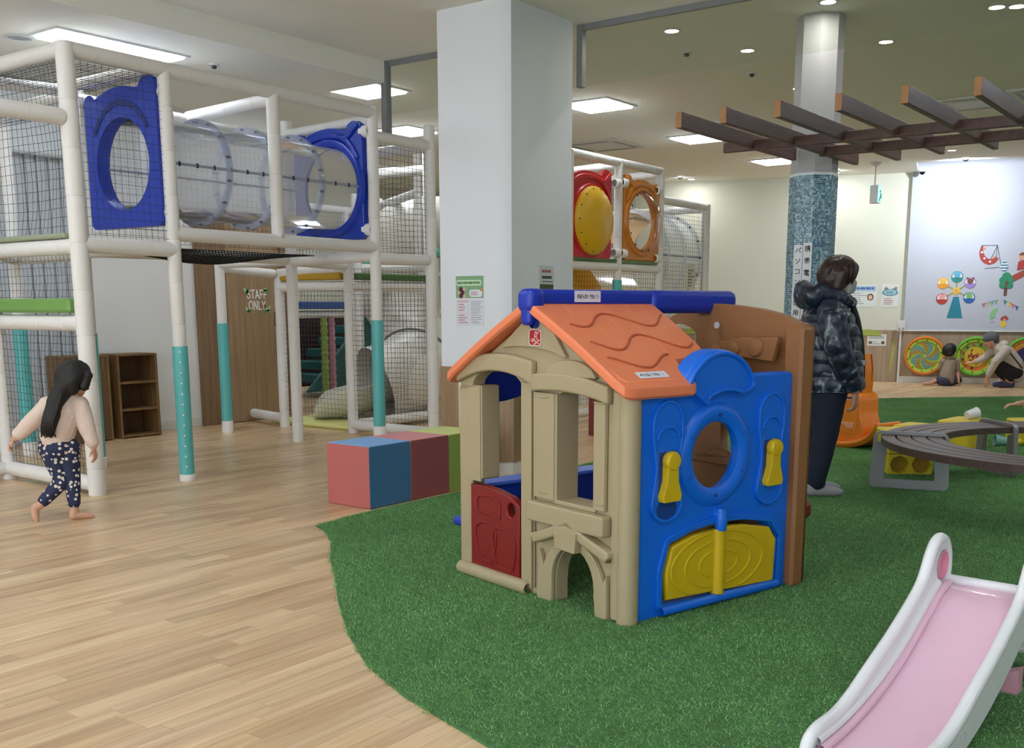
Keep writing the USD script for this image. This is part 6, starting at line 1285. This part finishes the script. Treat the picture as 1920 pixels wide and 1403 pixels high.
gb = obj('body', blend(body, .013, 8), skin, G); face(G, HP, .098)
sw = blend(chain([(J['neck'], .052), ((.085, .03, .70), .082), (J['chest'], .100), (J['waist'], .098)]) + [bone((.03, .01, .535), .100, (.03, .005, .515), .094), bone(J['sl'], .058, J['sr'], .058), bone(J['sl'], .055, (.05, .02, .6), .09), bone(J['sr'], .055, (.07, .03, .6), .085)] + chain([(J['sl'], .056), (J['el'], .050), (-.185 and (-.19, -.026, .54), .040)]) + chain([(J['sr'], .056), (J['er'], .050), ((.240, .02, .485), .040)]), .013, 8)
swo = obj('sweater', shell(sw, .008), mat('sweater_cream', 'd6c0b2', .85, bump=.002, bscale=120), G)
for a, b in (((-.187, -.0255, .542), (-.200, -.028, .53)), ((.2395, .02, .49), (.241, .02, .473))): obj('cuff', tube([a, b], .033, 14), MATS['sweater_cream'], swo)
lg = blend(chain([((.03, .005, .52), .084), ((.035, .003, .46), .092)]) + chain([(hl, .072), (kl, .050), ((-.068, -.033, .125), .036)]) + chain([(hr, .070), (kr, .050), ((.100, .012, .105), .038)]), .013, 8)
obj('leggings', lg, print_mat('leggings_print', '1b2547', ('c98f7d', 'd8cfc0'), 34.0, .32), G)
hm = blend([ms(HP(-.20, 0, .22), .100), ms(HP(.05, 0, .38), .094), bone(HP(-.52, .42, .0), .052, HP(-.5, .3, -.5), .046), bone(HP(-.52, -.42, .0), .052, HP(-.5, -.35, -.5), .048), bone(HP(.25, -.80, .3), .035, HP(.05, -.86, -.35), .03)] + chain([(HP(-.60, -.1, -.2), .062), ((.062, -.050, .74), .050), ((.040, -.080, .64), .044), ((.030, -.080, .555), .026)]), .011, 8)
hv = obj('hair', shell(hm, .008, seed=9), hair, G)
for k in range(9):
    x = -.030 + k * .009; obj('hair_strand', tube(spline([(.088 + x * .6, -.075, .80), (.058 + x * .9, -.118, .70), (.034 + x * .9, -.135, .61), (.022 + x, -.12 + .004 * k % 3, .535 + .008 * math.sin(k * 2))], 14), np.linspace(.013, .004, 14), 7), hair, hv)

# ---- the standing adult in a dark patterned puffer jacket
A = thing('person', 'person in dark printed puffer jacket, mask and navy trousers standing on the turf', 'person', (7.07, 2.60, 0.012), FR)
hp, HP = head((.035, 0.0, 1.495), .108, -4, .08)
body = hp + chain([(HP(-.15, 0, -.4), .06), ((-.02, 0, 1.36), .056), ((-.035, 0, 1.22), .12), ((-.02, 0, .9), .12), ((-.01, 0, .74), .12)])
for s in (-1, 1):
    dx = -.0 if s < 0 else .005; ank = (-.078, s * .085, .085) if s < 0 else (-.045, s * .09, .095)
    body += chain([((-.01, s * .085, .76), .088), ((-.025 + dx, s * .085, .42), .058), (ank, .036)])
    body += [bone(ank, .036, (ank[0] - .03, ank[1], .034), .034), bone((ank[0] - .03, ank[1], .034), .034, (ank[0] + .125, ank[1] + .01, .028), .032), bone((ank[0] + .125, ank[1] + .01, .028), .032, (ank[0] + .178, ank[1] + .012, .02), .022)]
shr, elr, wrr = (-.055, -.205, 1.27), (-.005, -.262, 1.00), (.128, -.225, .735)
shl, ell_, wrl = (-.045, .205, 1.27), (.0, .262, 1.00), (.11, .225, .75)
body += chain([(shr, .055), (elr, .042), (wrr, .027)]) + chain([(shl, .055), (ell_, .042), (wrl, .027)])
body += hand(wrr, (.02, .0, -1), (-.75, .65, 0), .98, .75, 1) + hand(wrl, (.05, .0, -1), (-.75, -.65, 0), .98, .7, -1)
obj('body', blend(body, .018, 8), skin2, A); face(A, HP, .108)
hm = blend([ms(HP(-.20, 0, .22), .125), ms(HP(.12, 0, .45), .108), bone(HP(-.55, .45, -.1), .07, HP(-.48, .35, -.62), .062), bone(HP(-.55, -.45, -.1), .07, HP(-.48, -.4, -.62), .062), bone(HP(.05, -.82, .3), .05, HP(-.12, -.82, -.55), .042), bone(HP(.05, .82, .3), .05, HP(-.12, .82, -.55), .042), bone(HP(.62, -.45, .62), .05, HP(.72, -.55, .12), .03), bone(HP(.62, .45, .62), .05, HP(.72, .5, .12), .03), bone(HP(.7, -.3, .6), .05, HP(.85, .1, .38), .03)], .014, 8)
hv = obj('hair', shell(hm, .010, seed=4), hair2, A)
for k in range(16):
    s = -1 if k % 2 else 1; q = (k // 2) / 7; x = .75 - 1.5 * q
    obj('hair_lock', tube(spline([HP(x * .6, .25 * s, 1.12 - .1 * q), HP(x * .95, .88 * s, .55), HP(x * 1.02, 1.02 * s * (1 - .25 * abs(x)), -.05), HP(x * .98, .95 * s * (1 - .25 * abs(x)), -.55 + .18 * (x > .2))], 12), np.array([.018, .022, .022, .021, .02, .019, .018, .016, .014, .011, .008, .004]), 7), hair2, hv)
mk = obj('face_mask', shell(blend([m3.Manifold.batch_hull([ms(HP(.70, .36, -.42), .032), ms(HP(.70, -.36, -.42), .032), ms(HP(.95, 0, -.26), .03), ms(HP(.66, .3, -.75), .03), ms(HP(.66, -.3, -.75), .03), ms(HP(.88, 0, -.6), .035)])], .012, 4), 0), mat('mask_grey', 'a7aba4', .8), A, label='pale grey face mask')
for s in (-1, 1): obj('mask_loop', tube([HP(.6, .5 * s, -.2), HP(.3, .82 * s, -.12), HP(-.02, .95 * s, -.1)], .0025, 5), MATS['mask_grey'], mk)
puff_m = usdkit.material(stage, '/World/Looks/puffer_print', {'g': ('texture_coordinate', {}), 'mp': ('mapping', {'scale': (2.2, 2.2, 1.0)}), 'n1': ('noise_texture', {'scale': 5.2, 'detail': 2.5, 'roughness': .6, 'distortion': 1.2}), 'r1': ('rgb_ramp', {'ramp': [(0, lin('12151f')), (.40, lin('161b2a')), (.55, lin('262f45')), (.60, lin('414b5e')), (.625, lin('7b8591')), (.72, lin('a0a7ae')), (1, lin('8a929a'))]}), 'p': ('principled_bsdf', {'roughness': .34, 'specular_ior_level': .55})},
    [('g.object', 'mp.vector'), ('mp.vector', 'n1.vector'), ('n1.fac', 'r1.fac'), ('r1.color', 'p.base_color')], surface='p.BSDF'); MATS['puffer_print'] = puff_m
def loft(secs, n=48):
    """closed loft of elliptical sections (cx, cy, z, rx, ry)"""
    s = np.asarray(secs, float); z = np.linspace(s[0, 2], s[-1, 2], 90); from_ = [np.interp(z, s[:, 2], s[:, k]) for k in (0, 1, 3, 4)]
    a = np.arange(n) * 2 * PI / n; V, F = [], []
    V = np.stack([from_[0][:, None] + from_[2][:, None] * np.cos(a), from_[1][:, None] + from_[3][:, None] * np.sin(a), np.repeat(z[:, None], n, 1)], -1).reshape(-1, 3)
    for i in range(89):
        for q in range(n): r = (q + 1) % n; F += [[i * n + q, i * n + r, (i + 1) * n + r], [i * n + q, (i + 1) * n + r, (i + 1) * n + q]]
    k = len(V); V = np.vstack([V, [[from_[0][0], from_[1][0], z[0]], [from_[0][-1], from_[1][-1], z[-1]]]])
    for q in range(n): r = (q + 1) % n; F += [[k, r, q], [k + 1, 89 * n + q, 89 * n + r]]
    return tm(V, F)
jk = loft([(.03, 0, .725, .205, .225), (.028, 0, .76, .222, .24), (.01, 0, .95, .215, .235), (-.005, 0, 1.12, .20, .235), (-.02, 0, 1.24, .165, .225), (-.02, 0, 1.315, .125, .175), (.0, 0, 1.365, .105, .12)])
jko = obj('jacket', shell(jk, .010, .092), puff_m, A, label='dark puffer jacket with grey leaf print')
obj('front_placket', tube(spline([(.236, -.01, .735), (.228, -.005, .95), (.205, 0, 1.12), (.165, 0, 1.26), (.12, 0, 1.355)], 24), .022, 10), mat('jacket_black', '0f1116', .5), jko)
for s, (S_, E_, W_) in ((-1, (shr, elr, (.120, -.228, .75))), (1, (shl, ell_, (.105, .228, .765)))):
    p = spline([S_, tuple((np.array(S_) + E_) / 2 + [-.01, s * .012, 0]), E_, tuple((np.array(E_) + W_) / 2 + [-.004, 0, 0]), W_], 60); rr = np.interp(np.linspace(0, 1, 60), [0, .1, .5, .85, 1], [.085, .097, .088, .074, .058]); rr = rr + .010 * (np.abs(np.sin(np.linspace(0, 1, 60) * PI * 6)) ** .6 - .7)
    sl_ = obj('sleeve', shell(tube(p, rr, 24), .008, seed=6 + s), puff_m, jko); obj('shoulder_puff', shell(ico(np.array(S_) + [0, -s * .012, .0], .094, 3, (1, .9, 1)), .008), puff_m, jko)
hd_ = blend([m3.Manifold.batch_hull([ms((-.175, .0, 1.365), .085), ms((-.15, .10, 1.37), .075), ms((-.15, -.10, 1.37), .075), ms((-.20, 0, 1.42), .06)]), bone((-.12, -.12, 1.40), .058, (.04, -.115, 1.355), .05), bone((-.12, .12, 1.40), .058, (.04, .115, 1.355), .05), bone((.04, -.115, 1.355), .05, (.12, -.05, 1.33), .04), bone((.04, .115, 1.355), .05, (.12, .05, 1.33), .04)], .016, 6)
obj('hood', shell(hd_, .008, seed=12), puff_m, jko, label='dark hood folded behind the neck')
obj('pocket_flap', xf(bprism(rrect(-.085, -.018, .085, .018, .01), .012, .006), (.10, -.232, .93), (1, 0, 0), (.0, 0, 1), (0, -1, 0)), puff_m, jko)
tr_ = blend([bone((-.01, 0, .80), .12, (-.012, 0, .74), .125)] + sum([chain([((.0, s * .08, .76), .122), ((-.018, s * .085, .44), .088), ((-.070 if s < 0 else -.04, s * .087, .10), .066)]) for s in (-1, 1)], []), .018, 8)
obj('trousers', shell(tr_, .006), mat('trouser_navy', '141c33', .8), A)
for s in (-1, 1):
    ax_ = -.078 if s < 0 else -.045; y = s * .087
    obj('sock', blend([bone((ax_, y, .12), .042, (ax_ - .028, y, .04), .041), bone((ax_ - .03, y, .038), .040, (ax_ + .125, y + .01, .031), .038), bone((ax_ + .125, y + .01, .031), .038, (ax_ + .182, y + .012, .024), .025)], .012, 6), mat('sock_grey', '9d9da2', .9), A)

# ---- the boy sitting by the play panels
bo = WP(5.02, .62, 0)
B_ = thing('person', 'small child in grey brown shirt sitting on the floor before the play panels', 'person', bo, FR)
hp, HP = head((.02, .0, .560), .112, 38, .05)
sL, sR = (-.075, 0, .405), (.135, .0, .405)
bd = hp + chain([(HP(-.1, 0, -.4), .05), ((.02, 0, .44), .045), ((.02, -.02, .35), .085), ((-.02, -.06, .12), .105)]) + chain([(sR, .04), ((.165, -.02, .24), .030), ((.175, -.06, .07), .022)]) + chain([(sL, .04), ((-.10, .05, .28), .03), ((-.02, .16, .20), .022)])
bd += hand((.175, -.06, .07), (.35, .1, -.45), (.2, .3, -1), .6, .25, 1) + hand((-.02, .16, .20), (.3, .8, 0), (0, 0, -1), .6, .4, 1)
bd += chain([((.05, -.04, .09), .08), ((.24, .10, .085), .05), ((.05, .2, .055), .035), ((.0, .2, .045), .028)]) + chain([((-.08, -.06, .09), .08), ((-.10, .12, .08), .05), ((-.26, -.04, .05), .032)]) + [bone((-.27, -.05, .045), .032, (-.40, -.07, .035), .026)]
obj('body', blend(bd, .016, 8), skin, B_); face(B_, HP, .112)
obj('shirt', shell(blend(chain([((.02, 0, .435), .055), ((.02, -.02, .36), .105), ((-.015, -.05, .18), .120), ((-.02, -.06, .11), .118)]) + [bone(sL, .055, sR, .055)] + chain([(sR, .055), ((.16, -.015, .27), .044)]) + chain([(sL, .055), ((-.098, .045, .29), .045)]), .016, 8), .006), mat('shirt_taupe', '8f7f70', .85), B_)
obj('shorts', blend([bone((-.03, -.06, .10), .118, (-.0, -.04, .09), .11)] + chain([((.05, -.04, .09), .095), ((.225, .085, .085), .066)]) + chain([((-.08, -.06, .09), .09), ((-.10, .10, .08), .06)]), .016, 8), mat('shorts_slate', '3a3f55', .85), B_)
obj('hair', shell(blend([ms(HP(-.22, 0, .25), .112), ms(HP(.1, 0, .45), .098), bone(HP(-.6, .4, 0), .055, HP(-.6, -.4, -.2), .055)], .014, 6), .006), hair, B_)

# ---- the crouching adult in the pale hoodie
co = WP(5.90, .68, 0)
C_ = thing('person', 'crouching person in pale hoodie and dark beanie reaching to the green play panel', 'person', co, FR)
hp, HP = head((-.235, .08, .745), .11, 165, .35)
sL, sR = (-.12, .17, .60), (-.08, -.14, .60)
bd = hp + chain([(HP(-.2, 0, -.4), .055), ((-.14, .03, .64), .055), ((-.02, .01, .53), .115), ((.14, 0, .33), .12), ((.17, 0, .24), .125)]) + chain([(sR, .05), ((-.24, -.17, .42), .038), ((-.34, -.12, .16), .028)]) + chain([(sL, .05), ((-.26, .22, .46), .038), ((-.40, .26, .40), .027)])
bd += hand((-.34, -.12, .16), (-.1, .0, -1), (.3, 1, 0), .9, .3, 1) + hand((-.40, .26, .40), (-.9, .25, -.1), (0, .3, -1), .9, .3, -1)
for s in (-1, 1):
    kn = (-.14, s * .10, .36); an = (.055, s * .10, .09); bd += chain([((.15, s * .08, .24), .09), (kn, .062), (an, .042)]) + [bone((an[0] + .03, an[1], .045), .038, (an[0] - .15, an[1], .03), .034)]
obj('body', blend(bd, .02, 8), skin, C_); face(C_, HP, .11)
hd = blend(chain([((-.14, .03, .645), .075), ((-.02, .01, .54), .155), ((.12, 0, .36), .165), ((.19, 0, .22), .15)]) + [bone(sL, .085, sR, .085), m3.Manifold.batch_hull([ms((-.04, .02, .69), .075), ms((-.10, .10, .68), .06), ms((-.08, -.07, .68), .06)])] + chain([(sR, .08), ((-.24, -.17, .43), .066), ((-.325, -.13, .22), .05)]) + chain([(sL, .08), ((-.26, .22, .46), .064), ((-.37, .25, .41), .045)]), .02, 8)
ho = obj('hoodie', shell(hd, .008), mat('hoodie_pale', 'b5aca0', .85), C_)
obj('bag_strap', tube(spline([(-.10, -.18, .66), (-.02, -.19, .56), (.1, -.19, .42), (.2, -.165, .32)], 16), .011, 8), mat('strap_black', '1c1c1f', .6), C_)
obj('trousers', blend([bone((.15, 0, .28), .14, (.17, 0, .22), .135)] + sum([chain([((.15, s * .08, .24), .105), ((-.14, s * .10, .36), .08), ((.045, s * .10, .14), .06)]) for s in (-1, 1)], []), .02, 8), mat('trouser_black', '18181b', .85), C_)
for s in (-1, 1): obj('slipper', blend([bone((.085, s * .10, .05), .045, (-.10, s * .10, .036), .042)], .014, 5), mat('slipper_slate', '3d4160', .8), C_)
obj('beanie', shell(blend([m3.Manifold.batch_hull([ms(HP(-.25, 0, .35), .112), ms(HP(.1, 0, .45), .10), ms(HP(-.3, 0, .8), .075)])], .014, 5), .004), mat('beanie_grey', '56585d', .95, bump=.003, bscale=160), C_)

# ---- child kneeling outside the right edge, hands over the bench
ko = (9.72, 1.86, 0)
K_ = thing('person', 'child at the right edge of the picture with only hands visible over the bench', 'person', ko, FR)
hp, HP = head((.36, .02, .86), .10, 185, .3)
bd = hp + chain([(HP(-.1, 0, -.4), .05), ((.38, .02, .74), .045), ((.42, .02, .62), .09), ((.46, .02, .38), .10), ((.46, .02, .30), .10)])
sL, sR = (.36, .16, .69), (.36, -.12, .69)
w1, w2 = (.10, -.06, .505), (.02, .12, .475)
bd += chain([(sR, .04), ((.28, -.14, .52), .032), (w1, .023)]) + chain([(sL, .04), ((.24, .17, .50), .032), (w2, .023)])
bd += hand(w1, (-1, .1, -.1), (0, .2, -1), .72, .7, 1) + hand(w2, (-1, .05, -.1), (0, 0, -1), .7, .6, -1)
for s in (-1, 1): bd += chain([((.46, s * .08, .30), .085), ((.30, s * .10, .07), .055), ((.58, s * .10, .05), .035)]) + [bone((.58, s * .1, .05), .032, (.68, s * .1, .03), .024)]
obj('body', blend(bd, .014, 8), skin, K_); face(K_, HP, .10)
obj('shirt', shell(blend(chain([((.38, .02, .73), .055), ((.42, .02, .62), .11), ((.46, .02, .38), .12), ((.46, .02, .32), .118)]) + [bone(sL, .055, sR, .055)] + chain([(sR, .055), ((.30, -.135, .56), .045)]) + chain([(sL, .055), ((.27, .165, .55), .045)]), .016, 8), .005), mat('shirt_sage', '7f8f86', .85), K_)
obj('trousers', blend([bone((.46, .02, .33), .115, (.46, .02, .28), .112)] + sum([chain([((.46, s * .08, .30), .098), ((.30, s * .10, .08), .068), ((.54, s * .10, .06), .05)]) for s in (-1, 1)], []), .016, 8), mat('trouser_grey', '3c4048', .85), K_)
obj('hair', shell(blend([ms(HP(-.18, 0, .25), .108), ms(HP(.1, 0, .45), .095)], .014, 6), .006), hair, K_)
